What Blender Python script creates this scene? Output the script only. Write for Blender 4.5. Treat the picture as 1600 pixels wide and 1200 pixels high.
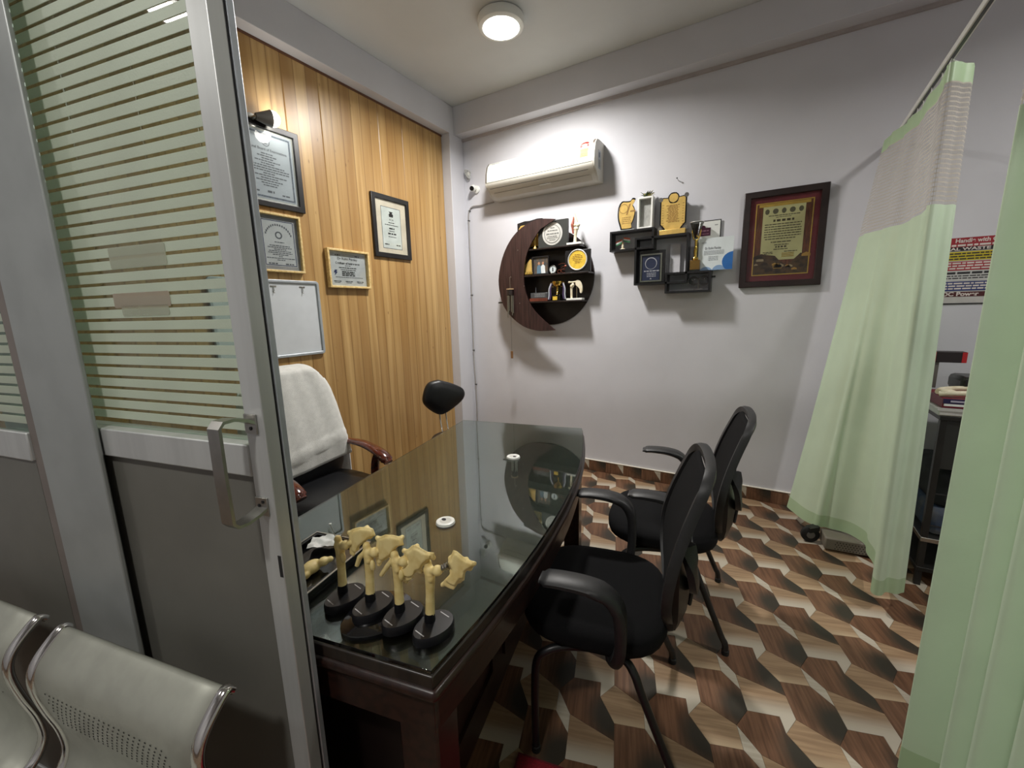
import bpy, bmesh, math, random
import numpy as np
from mathutils import Vector, Matrix

# ---------------------------------------------------------------- camera, light, exposure
for _o in list(bpy.data.objects):
    bpy.data.objects.remove(_o)
SC = bpy.context.scene
COL = SC.collection
F = 644.357
RM = np.array([[0.85942434, 0.51066809, -0.02465576],
               [0.06953509, -0.1645284, -0.98391833],
               [-0.50651226, 0.84388892, -0.17690906]])
CAM = np.array([0.0, 0.0, 1.42])
TH = 0.2019909860403333           # desk, door and bench stand turned by this against the room
CT, ST = math.cos(TH), math.sin(TH)
camd = bpy.data.cameras.new('camera')
camd.sensor_fit = 'HORIZONTAL'; camd.sensor_width = 36.0
camd.lens = F * 36.0 / 1600.0
camd.clip_start = 0.02; camd.clip_end = 60
camo = bpy.data.objects.new('camera', camd); COL.objects.link(camo)
_m = Matrix(((RM[0][0], -RM[1][0], -RM[2][0], CAM[0]),
             (RM[0][1], -RM[1][1], -RM[2][1], CAM[1]),
             (RM[0][2], -RM[1][2], -RM[2][2], CAM[2]), (0, 0, 0, 1)))
camo.matrix_world = _m
SC.camera = camo
W = bpy.data.worlds.new('world'); SC.world = W; W.use_nodes = True
W.node_tree.nodes['Background'].inputs[0].default_value = (0.75, 0.78, 0.85, 1)
W.node_tree.nodes['Background'].inputs[1].default_value = 0.05
SC.view_settings.view_transform = 'Standard'; SC.view_settings.look = 'None'
SC.view_settings.gamma = 1.0; SC.view_settings.use_curve_mapping = False
SC.view_settings.exposure = 0.45
LAMP_MAIN = 37.0        # ceiling lamp over the desk (W)
LAMP_WAIT = 10.0        # ceiling lamp of the waiting side, behind the camera
LAMP_FILL = 19.0       # fill lamp added out of view behind the camera
LAMP_BAY = 17.0         # ceiling lamp of the curtained bay
LAMP_WALL = 1.3         # picture lamp on the wood wall

# ---------------------------------------------------------------- pixel -> place
D = 3.3414              # back wall (air conditioner) plane y
XW = -2.562             # wood wall plane x
XC = -2.470             # face of corner column and of the beam above the wood
ZB, ZC = 2.970, 3.200   # beam underside, ceiling
def ray(u, v):
    return RM.T @ np.array([(u - 800) / F, (v - 600) / F, 1.0])
def hit(u, v, n, d):
    n = np.array(n, float); r = ray(u, v)
    return CAM + r * ((d - n @ CAM) / (n @ r))
def pA(u, v, off=0.0):
    p = hit(u, v, (0, 1, 0), D - off); return p[0], p[2]
def pW(u, v, off=0.0):
    p = hit(u, v, (1, 0, 0), XW + off); return p[1], p[2]
def pZ(u, v, z):
    p = hit(u, v, (0, 0, 1), z); return p[0], p[1]
def pD(u, v, yd):
    p = hit(u, v, (-ST, CT, 0), yd); return p[0] * CT + p[1] * ST, p[2]
def pDz(u, v, z):
    p = hit(u, v, (0, 0, 1), z); return p[0] * CT + p[1] * ST, -p[0] * ST + p[1] * CT
def dw(x, y, z=0.0):      # desk frame -> world
    return (x * CT - y * ST, x * ST + y * CT, z)

# ---------------------------------------------------------------- materials
def srgb(r, g, b):
    f = lambda c: (c / 255 / 12.92) if c / 255 <= 0.04045 else ((c / 255 + 0.055) / 1.055) ** 2.4
    return (f(r), f(g), f(b), 1.0)
MATS = {}
class NT:
    def __init__(s, name):
        s.m = bpy.data.materials.new(name); s.m.use_nodes = True
        s.t = s.m.node_tree; s.n = s.t.nodes; s.l = s.t.links
        s.b = s.n['Principled BSDF']; s.out = s.n['Material Output']
    def add(s, typ, **kw):
        nd = s.n.new(typ)
        for k, v in kw.items(): setattr(nd, k, v)
        return nd
    def link(s, a, b): s.l.new(a, b)
    def val(s, sock, v): sock.default_value = v
def math_node(t, op, a, b=None, c=None, clamp=False):
    n = t.add('ShaderNodeMath', operation=op); n.use_clamp = clamp
    for i, x in enumerate((a, b, c)):
        if x is None: continue
        if isinstance(x, (int, float)): n.inputs[i].default_value = x
        else: t.link(x, n.inputs[i])
    return n.outputs[0]
def mixc(t, fac, a, b):
    n = t.add('ShaderNodeMix', data_type='RGBA')
    for s_, x in ((n.inputs[0], fac), (n.inputs[6], a), (n.inputs[7], b)):
        if isinstance(x, (int, float, tuple)): s_.default_value = x
        else: t.link(x, s_)
    return n.outputs[2]
def sstep(t, x, lo, hi):
    n = t.add('ShaderNodeMapRange', interpolation_type='SMOOTHSTEP')
    t.link(x, n.inputs[0]); n.inputs[1].default_value = lo; n.inputs[2].default_value = hi
    return n.outputs[0]
def mat(name, rgb, rough=0.5, metal=0.0, var=0.06, scale=12.0, bump=0.0, bscale=80.0, stretch=(1, 1, 1),
        coat=0.0, spec=0.5, sheen=0.0, trans=0.0, rgb2=None):
    if name in MATS: return MATS[name]
    t = NT(name); b = t.b
    co = t.add('ShaderNodeTexCoord'); mp = t.add('ShaderNodeMapping')
    t.link(co.outputs['Object'], mp.inputs['Vector']); mp.inputs['Scale'].default_value = stretch
    nz = t.add('ShaderNodeTexNoise'); nz.inputs['Scale'].default_value = scale; nz.inputs['Detail'].default_value = 4
    t.link(mp.outputs[0], nz.inputs['Vector'])
    c = srgb(*rgb)
    if rgb2: c2 = srgb(*rgb2)
    else: c2 = tuple(max(0, x * (1 - 2.2 * var)) for x in c[:3]) + (1,)
    f = sstep(t, nz.outputs['Fac'], 0.35, 0.7)
    t.link(mixc(t, f, c, c2), b.inputs['Base Color'])
    b.inputs['Roughness'].default_value = rough; b.inputs['Metallic'].default_value = metal
    b.inputs['Coat Weight'].default_value = coat; b.inputs['Coat Roughness'].default_value = 0.08
    b.inputs['Specular IOR Level'].default_value = spec
    b.inputs['Sheen Weight'].default_value = sheen
    if bump:
        n2 = t.add('ShaderNodeTexNoise'); n2.inputs['Scale'].default_value = bscale; n2.inputs['Detail'].default_value = 3
        t.link(mp.outputs[0], n2.inputs['Vector'])
        bp = t.add('ShaderNodeBump'); bp.inputs['Strength'].default_value = bump; bp.inputs['Distance'].default_value = 0.004
        t.link(n2.outputs['Fac'], bp.inputs['Height']); t.link(bp.outputs[0], b.inputs['Normal'])
    MATS[name] = t.m
    return t.m
def glass_thin(name, rgb=(225, 235, 228), refl=1.0):
    if name in MATS: return MATS[name]
    t = NT(name); t.n.remove(t.b)
    tr = t.add('ShaderNodeBsdfTransparent'); tr.inputs[0].default_value = srgb(*rgb)
    gl = t.add('ShaderNodeBsdfGlossy'); gl.inputs['Roughness'].default_value = 0.02
    fr = t.add('ShaderNodeFresnel'); gm = t.add('ShaderNodeNewGeometry')
    t.link(math_node(t, 'SUBTRACT', 1.5, math_node(t, 'MULTIPLY', gm.outputs['Backfacing'], 1.5 - 1 / 1.5)), fr.inputs[0])
    mx = t.add('ShaderNodeMixShader')
    t.link(math_node(t, 'MULTIPLY', fr.outputs[0], refl), mx.inputs[0])
    t.link(tr.outputs[0], mx.inputs[1]); t.link(gl.outputs[0], mx.inputs[2]); t.link(mx.outputs[0], t.out.inputs[0])
    MATS[name] = t.m; return t.m
def emit(name, rgb, strength):
    if name in MATS: return MATS[name]
    t = NT(name); t.b.inputs['Base Color'].default_value = srgb(*rgb)
    t.b.inputs['Emission Color'].default_value = srgb(*rgb); t.b.inputs['Emission Strength'].default_value = strength
    MATS[name] = t.m; return t.m
def translucent(name, rgb, amount=0.35, rough=0.55, see=0.0, bscale=0.0, bstr=0.3, wave=None, gloss=0.12):
    """cloth or frosted film: diffuse + translucent + a little gloss (+ a share of clear)"""
    if name in MATS: return MATS[name]
    t = NT(name); t.n.remove(t.b)
    co = t.add('ShaderNodeTexCoord'); nz = t.add('ShaderNodeTexNoise'); nz.inputs['Scale'].default_value = 9
    t.link(co.outputs['Object'], nz.inputs['Vector'])
    c = srgb(*rgb); c2 = tuple(x * 0.88 for x in c[:3]) + (1,)
    cc = mixc(t, nz.outputs['Fac'], c, c2)
    di = t.add('ShaderNodeBsdfDiffuse'); tl = t.add('ShaderNodeBsdfTranslucent'); gl = t.add('ShaderNodeBsdfGlossy')
    gl.inputs['Roughness'].default_value = rough; gl.inputs['Color'].default_value = (0.9, 0.95, 0.9, 1)
    t.link(cc, di.inputs['Color']); t.link(cc, tl.inputs['Color'])
    m1 = t.add('ShaderNodeMixShader'); m1.inputs[0].default_value = amount
    t.link(di.outputs[0], m1.inputs[1]); t.link(tl.outputs[0], m1.inputs[2])
    m2 = t.add('ShaderNodeMixShader'); m2.inputs[0].default_value = gloss
    t.link(m1.outputs[0], m2.inputs[1]); t.link(gl.outputs[0], m2.inputs[2])
    o = m2.outputs[0]
    if bscale:
        n2 = t.add('ShaderNodeTexNoise'); n2.inputs['Scale'].default_value = bscale
        t.link(co.outputs['Object'], n2.inputs['Vector'])
        bp = t.add('ShaderNodeBump'); bp.inputs['Strength'].default_value = bstr; bp.inputs['Distance'].default_value = 0.002
        t.link(n2.outputs['Fac'], bp.inputs['Height'])
        for s_ in (di, gl, tl): t.link(bp.outputs[0], s_.inputs['Normal'])
    if wave:
        wv = t.add('ShaderNodeTexWave'); wv.inputs['Scale'].default_value = wave; wv.bands_direction = 'DIAGONAL'
        t.link(co.outputs['UV'], wv.inputs['Vector'])
        bp = t.add('ShaderNodeBump'); bp.inputs['Strength'].default_value = bstr; bp.inputs['Distance'].default_value = 0.002
        t.link(wv.outputs['Fac'], bp.inputs['Height'])
        for s_ in (di, gl): t.link(bp.outputs[0], s_.inputs['Normal'])
    if see:
        tr = t.add('ShaderNodeBsdfTransparent'); m3 = t.add('ShaderNodeMixShader'); m3.inputs[0].default_value = see
        t.link(o, m3.inputs[1]); t.link(tr.outputs[0], m3.inputs[2]); o = m3.outputs[0]
    t.link(o, t.out.inputs[0]); MATS[name] = t.m; return t.m

M_wall = mat('white_wall_paint', (206, 206, 212), 0.6, var=0.02, scale=3, bump=0.08, bscale=60)
M_ceil = mat('ceiling_paint', (204, 206, 206), 0.7, var=0.02, scale=3)
M_alu = mat('brushed_aluminium', (196, 198, 196), 0.42, 0.45, var=0.05, scale=30, stretch=(1, 1, 0.05))
M_alu2 = mat('aluminium_edge', (182, 188, 194), 0.4, 0.45, var=0.04, scale=30)
M_lam = mat('grey_laminate', (108, 107, 100), 0.45, 0.1, var=0.05, scale=6)
M_blk = mat('black_plastic', (26, 26, 27), 0.38, var=0.1, scale=30, bump=0.05, bscale=300)
M_blk2 = mat('soft_black_plastic', (38, 38, 39), 0.45, var=0.08, scale=40, bump=0.1, bscale=500)
M_fab = mat('black_seat_fabric', (10, 10, 12), 0.95, var=0.15, scale=250, bump=0.25, bscale=700, spec=0.25)
M_lea = mat('black_leather', (20, 21, 24), 0.42, var=0.1, scale=40, bump=0.12, bscale=260)
M_chr = mat('chrome', (215, 212, 208), 0.12, 1.0, var=0.03)
M_steel = mat('satin_steel', (178, 176, 170), 0.28, 1.0, var=0.05, scale=40)
M_wal = mat('dark_walnut', (62, 42, 40), 0.35, var=0.22, scale=9, stretch=(8, 8, 0.6), rgb2=(42, 28, 27))
M_dkbrown = mat('dark_brown_board', (36, 27, 25), 0.35, var=0.15, scale=20)
M_desk = mat('dark_mahogany_desk', (46, 27, 21), 0.32, var=0.2, scale=8, stretch=(6, 1, 6), rgb2=(28, 16, 13), coat=0.1)
M_desktop = mat('dark_desk_veneer', (44, 36, 30), 0.35, var=0.2, scale=8, stretch=(8, 1, 1), rgb2=(30, 25, 22))
M_mahog = mat('polished_mahogany', (96, 38, 20), 0.16, var=0.2, scale=10, stretch=(1, 5, 5), rgb2=(62, 22, 12), coat=0.7)
M_gold = mat('gold_plate', (222, 184, 92), 0.3, 0.75, var=0.08, scale=30)
M_gold2 = mat('bright_gold', (226, 192, 100), 0.14, 1.0, var=0.04)
M_goldpaper = mat('gold_sheet', (226, 190, 108), 0.38, 0.35, var=0.08, scale=25)
M_sil = mat('silver_plate', (214, 214, 210), 0.35, 0.35, var=0.05, scale=30)
M_white = mat('white_plastic', (232, 233, 228), 0.32, var=0.02)
M_paper = mat('white_paper', (222, 224, 220), 0.6, var=0.02)
M_ink = mat('black_ink', (40, 40, 42), 0.6, var=0.05)
M_bluep = mat('pale_blue_paper', (186, 194, 204), 0.6, var=0.03)
M_bone = mat('bone_plastic', (236, 216, 152), 0.5, var=0.1, scale=35, bump=0.06, bscale=120, rgb2=(218, 192, 122))
M_bonew = mat('ivory_bone', (232, 224, 200), 0.45, var=0.08, scale=30, rgb2=(214, 200, 168))
M_bonered = mat('muscle_red', (168, 92, 70), 0.5, var=0.15, scale=40)
M_gbl = mat('gloss_black', (14, 14, 16), 0.12, var=0.05, coat=0.6)
M_base = mat('bone_stand_black', (20, 20, 23), 0.32, var=0.05, spec=0.35)
M_towel = mat('white_terry_towel', (232, 231, 226), 0.95, var=0.04, scale=40, bump=0.5, bscale=420, sheen=0.3)
M_redmat = mat('red_mat_pile', (140, 14, 34), 0.95, var=0.2, scale=200, bump=0.6, bscale=500)
M_pine = mat('light_pine_frame', (224, 198, 140), 0.4, var=0.1, scale=12, stretch=(6, 6, 6), rgb2=(198, 166, 106))
M_blkfr = mat('black_frame', (26, 25, 27), 0.34, var=0.1, scale=30)
M_brnfr = mat('dark_brown_frame', (40, 27, 25), 0.32, var=0.15, scale=20)
M_maroon = mat('maroon_mount', (112, 34, 44), 0.6, var=0.08, scale=40)
M_clear = glass_thin('clear_pane')
M_cert = glass_thin('frame_glazing', (245, 246, 245), 0.5)
M_green = mat('leaf_green', (78, 96, 48), 0.5, var=0.25, scale=40)
M_red = mat('red_print', (180, 34, 40), 0.5, var=0.05)
M_dkblue = mat('navy_print', (40, 48, 92), 0.5, var=0.06)
M_blue = mat('blue_print', (40, 104, 176), 0.5, var=0.05)
M_lblue = mat('grey_blue_print', (130, 160, 196), 0.5, var=0.05)
M_rubber = mat('black_rubber', (20, 20, 20), 0.7, var=0.1)
M_tape = mat('grey_cable', (158, 154, 150), 0.5, var=0.05)

# ---------------------------------------------------------------- mesh builder
class B:
    def __init__(s, off=(0, 0, 0)):
        s.bm = bmesh.new(); s.o = Vector(off); s.uv = None
    def v(s, p): return s.bm.verts.new(Vector(p) - s.o)
    def face(s, vs):
        try: return s.bm.faces.new(vs)
        except ValueError: return None
    def box(s, x0, x1, y0, y1, z0, z1):
        vs = [s.v((x, y, z)) for z in (z0, z1) for y in (y0, y1) for x in (x0, x1)]
        for f in ((0, 2, 3, 1), (4, 5, 7, 6), (0, 1, 5, 4), (2, 6, 7, 3), (0, 4, 6, 2), (1, 3, 7, 5)):
            s.face([vs[i] for i in f])
        return s
    def obox(s, c, ax, ay, az, hx, hy, hz):
        c = Vector(c); ax, ay, az = Vector(ax).normalized(), Vector(ay).normalized(), Vector(az).normalized()
        vs = [s.v(c + ax * (hx * i) + ay * (hy * j) + az * (hz * k)) for k in (-1, 1) for j in (-1, 1) for i in (-1, 1)]
        for f in ((0, 2, 3, 1), (4, 5, 7, 6), (0, 1, 5, 4), (2, 6, 7, 3), (0, 4, 6, 2), (1, 3, 7, 5)):
            s.face([vs[i] for i in f])
        return s
    def prism(s, poly, d0, d1, plane='xz'):
        """poly in the named plane, extruded between d0 and d1 on the remaining axis"""
        def P(p, d):
            if plane == 'xz': return (p[0], d, p[1])
            if plane == 'xy': return (p[0], p[1], d)
            return (d, p[0], p[1])
        a = [s.v(P(p, d0)) for p in poly]; b = [s.v(P(p, d1)) for p in poly]
        n = len(poly)
        s.face(a[::-1]); s.face(b)
        for i in range(n): s.face([a[i], a[(i + 1) % n], b[(i + 1) % n], b[i]])
        return s
    def ring(s, outer, inner, d0, d1, plane='xz'):
        def P(p, d):
            if plane == 'xz': return (p[0], d, p[1])
            if plane == 'xy': return (p[0], p[1], d)
            return (d, p[0], p[1])
        n = len(outer)
        L = [[s.v(P(p, d)) for p in poly] for poly, d in ((outer, d0), (outer, d1), (inner, d1), (inner, d0))]
        for k in range(4):
            A, C = L[k], L[(k + 1) % 4]
            for i in range(n): s.face([A[i], A[(i + 1) % n], C[(i + 1) % n], C[i]])
        return s
    def frame(s, w, h, fw, y0, y1, cx=0, cz=0):
        o = [(cx - w / 2, cz - h / 2), (cx + w / 2, cz - h / 2), (cx + w / 2, cz + h / 2), (cx - w / 2, cz + h / 2)]
        i = [(cx - w / 2 + fw, cz - h / 2 + fw), (cx + w / 2 - fw, cz - h / 2 + fw), (cx + w / 2 - fw, cz + h / 2 - fw), (cx - w / 2 + fw, cz + h / 2 - fw)]
        return s.ring(o, i, y0, y1)
    def loft(s, rings, closed=True, cap=True):
        R_ = [[s.v(p) for p in r] for r in rings]
        n = len(R_[0])
        for a, b in zip(R_, R_[1:]):
            for i in range(n if closed else n - 1):
                s.face([a[i], a[(i + 1) % n], b[(i + 1) % n], b[i]])
        if cap and closed:
            s.face(R_[0][::-1]); s.face(R_[-1])
        return s
    def lathe(s, prof, c=(0, 0, 0), n=24, axis=(0, 0, 1), sx=1.0, sy=1.0):
        ax = Vector(axis).normalized()
        u = ax.orthogonal().normalized() if abs(ax.z) < 0.99 else Vector((1, 0, 0))
        w = ax.cross(u)
        c = Vector(c)
        rings = []
        for r, h in prof:
            rings.append([c + ax * h + u * (sx * max(r, 1e-5) * math.cos(2 * math.pi * i / n)) + w * (sy * max(r, 1e-5) * math.sin(2 * math.pi * i / n)) for i in range(n)])
        return s.loft(rings)
    def cyl(s, p0, p1, r0, r1=None, n=14):
        p0, p1 = Vector(p0), Vector(p1)
        return s.lathe([(r0, 0), (r0 if r1 is None else r1, (p1 - p0).length)], p0, n, (p1 - p0))
    def sweep(s, pts, sec, up=(0, 0, 1), closed=False, cap=True):
        pts = [Vector(p) for p in pts]; n = len(pts); rings = []; up = Vector(up)
        for i, p in enumerate(pts):
            a = pts[(i - 1) % n] if (i or closed) else p
            b = pts[(i + 1) % n] if (i < n - 1 or closed) else p
            t = (b - a).normalized()
            sd = t.cross(up)
            if sd.length < 1e-4: sd = t.orthogonal()
            sd.normalize(); nn = sd.cross(t).normalized()
            q = sec(i / (n - 1)) if callable(sec) else sec
            rings.append([p + sd * x + nn * y for x, y in q])
        if closed: rings.append(rings[0])
        if closed:
            R_ = [[s.v(p) for p in r] for r in rings[:-1]]; R_.append(R_[0]); m = len(R_[0])
            for a, b in zip(R_, R_[1:]):
                for i in range(m): s.face([a[i], a[(i + 1) % m], b[(i + 1) % m], b[i]])
            return s
        return s.loft(rings, True, cap)
    def tube(s, pts, r, n=10, closed=False):
        """round tube with a parallel-transported frame; r a number or a function of 0..1"""
        pts = [Vector(p) for p in pts]; m = len(pts); rings = []
        t0 = (pts[1] - pts[0]).normalized(); u = t0.orthogonal().normalized()
        for i, p in enumerate(pts):
            if closed: t = (pts[(i + 1) % m] - pts[i - 1]).normalized()
            else: t = (pts[min(i + 1, m - 1)] - pts[max(i - 1, 0)]).normalized()
            u = (u - t * u.dot(t)); u = u.normalized() if u.length > 1e-6 else t.orthogonal().normalized()
            w = t.cross(u); rr = r(i / max(1, m - 1)) if callable(r) else r
            rings.append([p + u * (rr * math.cos(2 * math.pi * k / n)) + w * (rr * math.sin(2 * math.pi * k / n)) for k in range(n)])
        if closed:
            R_ = [[s.v(p) for p in r_] for r_ in rings]; R_.append(R_[0])
            for a, b in zip(R_, R_[1:]):
                for i in range(n): s.face([a[i], a[(i + 1) % n], b[(i + 1) % n], b[i]])
            return s
        return s.loft(rings)
    def ball(s, c, r, n=14, m=9):
        c = Vector(c); r = (r, r, r) if isinstance(r, (int, float)) else r
        rings = []
        for j in range(m + 1):
            a = -math.pi / 2 + math.pi * j / m; cr = max(math.cos(a), 1e-4)
            rings.append([c + Vector((r[0] * cr * math.cos(2 * math.pi * i / n), r[1] * cr * math.sin(2 * math.pi * i / n), r[2] * math.sin(a))) for i in range(n)])
        return s.loft(rings)
    def grid(s, f, nu, nv):
        vs = [[s.v(f(i / nu, j / nv)) for j in range(nv + 1)] for i in range(nu + 1)]
        uvl = s.bm.loops.layers.uv.verify()
        for i in range(nu):
            for j in range(nv):
                q = s.face([vs[i][j], vs[i + 1][j], vs[i + 1][j + 1], vs[i][j + 1]])
                if q:
                    for lp, (a, b) in zip(q.loops, ((i, j), (i + 1, j), (i + 1, j + 1), (i, j + 1))):
                        lp[uvl].uv = (a / nu, b / nv)
        return s
    def rect(s, x0, x1, z0, z1, y):      # flat print facing -y
        vs = [s.v(p) for p in ((x0, y, z0), (x1, y, z0), (x1, y, z1), (x0, y, z1))]
        s.face(vs); return s
    def dashes(s, x0, x1, z, h, y, seed=0, wmin=1.4, wmax=4.5):
        rg = random.Random(seed * 7919 + int(z * 1e4)); x = x0
        while x < x1:
            w = h * rg.uniform(wmin, wmax); e = min(x + w, x1)
            if e - x > h * 0.6: s.rect(x, e, z - h / 2, z + h / 2, y)
            x = e + h * 0.55
        return s
    def text(s, txt, size, x, z, y, align='CENTER', width=None, bold=0.0):
        cu = bpy.data.curves.new('t', 'FONT'); cu.body = txt; cu.size = size; cu.align_x = align; cu.align_y = 'CENTER'
        cu.offset = bold
        ob = bpy.data.objects.new('t', cu); COL.objects.link(ob)
        me = bpy.data.meshes.new_from_object(ob)
        k = 1.0
        xs = [v.co.x for v in me.vertices]
        if width and xs: k = width / (max(xs) - min(xs))
        nv = [s.v((x + v.co.x * k, y, z + v.co.y)) for v in me.vertices]
        for p in me.polygons: s.face([nv[i] for i in p.vertices])
        bpy.data.objects.remove(ob); bpy.data.curves.remove(cu); bpy.data.meshes.remove(me)
        return s
    def mesh(s, name, m, smooth=None):
        bmesh.ops.recalc_face_normals(s.bm, faces=s.bm.faces)
        me = bpy.data.meshes.new(name); s.bm.to_mesh(me); s.bm.free()
        if isinstance(m, (list, tuple)):
            for k in m: me.materials.append(k)
        else: me.materials.append(m)
        if smooth is not None:
            me.polygons.foreach_set('use_smooth', [True] * len(me.polygons))
            me.set_sharp_from_angle(angle=math.radians(smooth))
        return me
    def done(s, name, m, parent=None, smooth=None, bevel=0.0, loc=None, seg=2, flat=False):
        if not flat: me = s.mesh(name, m, smooth)
        else:
            me = bpy.data.meshes.new(name); s.bm.to_mesh(me); s.bm.free(); me.materials.append(m)
        o = bpy.data.objects.new(name, me); COL.objects.link(o); o.parent = parent
        if loc is not None: o.location = loc
        if bevel:
            md = o.modifiers.new('bevel', 'BEVEL'); md.width = bevel; md.segments = seg; md.limit_method = 'ANGLE'
            md.angle_limit = math.radians(40); md.harden_normals = False
            me.polygons.foreach_set('use_smooth', [True] * len(me.polygons))
            me.set_sharp_from_angle(angle=math.radians(smooth or 40))
        return o
def tag(o, label, cat, group=None):
    o['label'] = label; o['category'] = cat
    if group: o['group'] = group
    return o
def thing(name, label, cat, loc=(0, 0, 0), rotz=0.0, group=None):
    o = bpy.data.objects.new(name, None); COL.objects.link(o); o.empty_display_size = 0.05
    o.location = loc; o.rotation_euler = (0, 0, rotz)
    return tag(o, label, cat, group)
def struct(o):
    o['kind'] = 'structure'; return o
def sempty(name, loc=(0, 0, 0), rotz=0.0):
    o = bpy.data.objects.new(name, None); COL.objects.link(o); o.empty_display_size = 0.05
    o.location = loc; o.rotation_euler = (0, 0, rotz); return struct(o)
def inst(src, name, parent, loc=(0, 0, 0), rot=None):
    o = bpy.data.objects.new(name, src.data if hasattr(src, 'data') else src); COL.objects.link(o); o.parent = parent; o.location = loc
    if rot: o.rotation_euler = rot
    return o
def dup(root, loc, rotz, label):
    r = root.copy(); COL.objects.link(r); r.location = loc; r.rotation_euler = (0, 0, rotz); r['label'] = label
    for ch in list(root.children):
        c = ch.copy(); COL.objects.link(c); c.parent = r
        for g in ch.children:
            d = g.copy(); COL.objects.link(d); d.parent = c
    return r
def arc(cx, cy, r, a0, a1, n):
    return [(cx + r * math.cos(math.radians(a0 + (a1 - a0) * i / n)), cy + r * math.sin(math.radians(a0 + (a1 - a0) * i / n))) for i in range(n + 1)]
def rrect(x0, x1, z0, z1, r, n=5):
    return arc(x1 - r, z0 + r, r, -90, 0, n) + arc(x1 - r, z1 - r, r, 0, 90, n) + arc(x0 + r, z1 - r, r, 90, 180, n) + arc(x0 + r, z0 + r, r, 180, 270, n)
def oval(w, h, n=16, p=2.6):
    o = []
    for i in range(n):
        a = 2 * math.pi * i / n; c, s_ = math.cos(a), math.sin(a)
        o.append((w / 2 * abs(c) ** (2 / p) * (1 if c > 0 else -1), h / 2 * abs(s_) ** (2 / p) * (1 if s_ > 0 else -1)))
    return o
def cr(pts, n=8):
    """Catmull-Rom through the points"""
    P = [Vector(p) for p in pts]; out = []
    for i in range(len(P) - 1):
        p0, p1, p2, p3 = P[max(i - 1, 0)], P[i], P[i + 1], P[min(i + 2, len(P) - 1)]
        for k in range(n):
            t = k / n
            out.append(0.5 * ((2 * p1) + (p2 - p0) * t + (2 * p0 - 5 * p1 + 4 * p2 - p3) * t * t + (3 * p1 - p0 - 3 * p2 + p3) * t ** 3))
    out.append(P[-1]); return out
def organic(name, m, parent, fill, voxel=0.003, smooth_it=4):
    """overlapping blobs melted into one surface"""
    b = B(); fill(b); o = b.done(name, m, parent, smooth=180)
    md = o.modifiers.new('melt', 'REMESH'); md.mode = 'VOXEL'; md.voxel_size = voxel; md.use_smooth_shade = True
    sm = o.modifiers.new('soft', 'SMOOTH'); sm.iterations = smooth_it; sm.factor = 0.5
    return o

# ================================================================ SETTING
XL, XR, YB = -3.6, 2.25, -2.3      # right wall, wall behind the camera
# ---- floor: printed cube-pattern tiles, each piece with its own edges
PT = 0.305; PH = math.radians(16.63); P0 = (0.0872, 2.4356)
PIECES = {
 'brown': [(-.5, -.5), (-1/6, -.49), (0, -.725), (0, -1), (-1/6, -1.215), (-.5, -1), (-.5, -.7)],
 'tan': [(-2/3, -1.2), (-.5, -1), (-1/6, -1.215), (-1/6, -1.49), (-.5, -1.5)],
 'umber': [(0, 0), (1/3, 0), (1/3, -.2), (.5, -.5), (.5, -.7), (0, -.5), (-1/6, -.215)],
 'pale': [(0, -.5), (.5, -.7), (.5, -1), (1/3, -1.2), (1/3, -1), (0, -1), (0, -.725)],
 'sliver': [(-1/6, -.215), (0, -.5), (0, -.725), (-1/6, -.49)],
}
def tile_mat(name, base, base2, grain_axis, kind):
    t = NT(name); b = t.b
    uv = t.add('ShaderNodeUVMap'); sp = t.add('ShaderNodeSeparateXYZ'); t.link(uv.outputs[0], sp.inputs[0])
    A_, B_ = sp.outputs[0], sp.outputs[1]
    oi = t.add('ShaderNodeObjectInfo'); mp = t.add('ShaderNodeMapping'); t.link(uv.outputs[0], mp.inputs[0])
    mp.inputs['Scale'].default_value = (26, 1.6, 1) if grain_axis == 'b' else (1.6, 26, 1)
    cb = t.add('ShaderNodeCombineXYZ'); t.link(math_node(t, 'MULTIPLY', oi.outputs['Random'], 9.0), cb.inputs[2]); t.link(cb.outputs[0], mp.inputs['Location'])
    nz = t.add('ShaderNodeTexNoise'); nz.inputs['Scale'].default_value = 1.0; nz.inputs['Detail'].default_value = 5
    t.link(mp.outputs[0], nz.inputs['Vector'])
    c = mixc(t, sstep(t, nz.outputs['Fac'], 0.3, 0.7), srgb(*base), srgb(*base2))
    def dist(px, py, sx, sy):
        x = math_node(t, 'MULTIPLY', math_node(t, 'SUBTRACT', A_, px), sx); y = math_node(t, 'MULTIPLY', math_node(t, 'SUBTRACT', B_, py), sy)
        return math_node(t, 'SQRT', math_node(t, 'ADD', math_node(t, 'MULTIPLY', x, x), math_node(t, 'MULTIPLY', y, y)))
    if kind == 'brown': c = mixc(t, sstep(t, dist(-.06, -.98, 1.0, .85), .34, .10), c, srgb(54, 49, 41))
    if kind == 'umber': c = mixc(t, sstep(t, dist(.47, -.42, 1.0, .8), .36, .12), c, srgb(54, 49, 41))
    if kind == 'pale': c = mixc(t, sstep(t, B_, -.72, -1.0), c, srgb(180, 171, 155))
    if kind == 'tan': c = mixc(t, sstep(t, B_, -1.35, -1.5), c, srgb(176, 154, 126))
    t.link(c, b.inputs['Base Color']); b.inputs['Roughness'].default_value = 0.42; b.inputs['Specular IOR Level'].default_value = 0.35
    MATS[name] = t.m; return t.m
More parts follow.
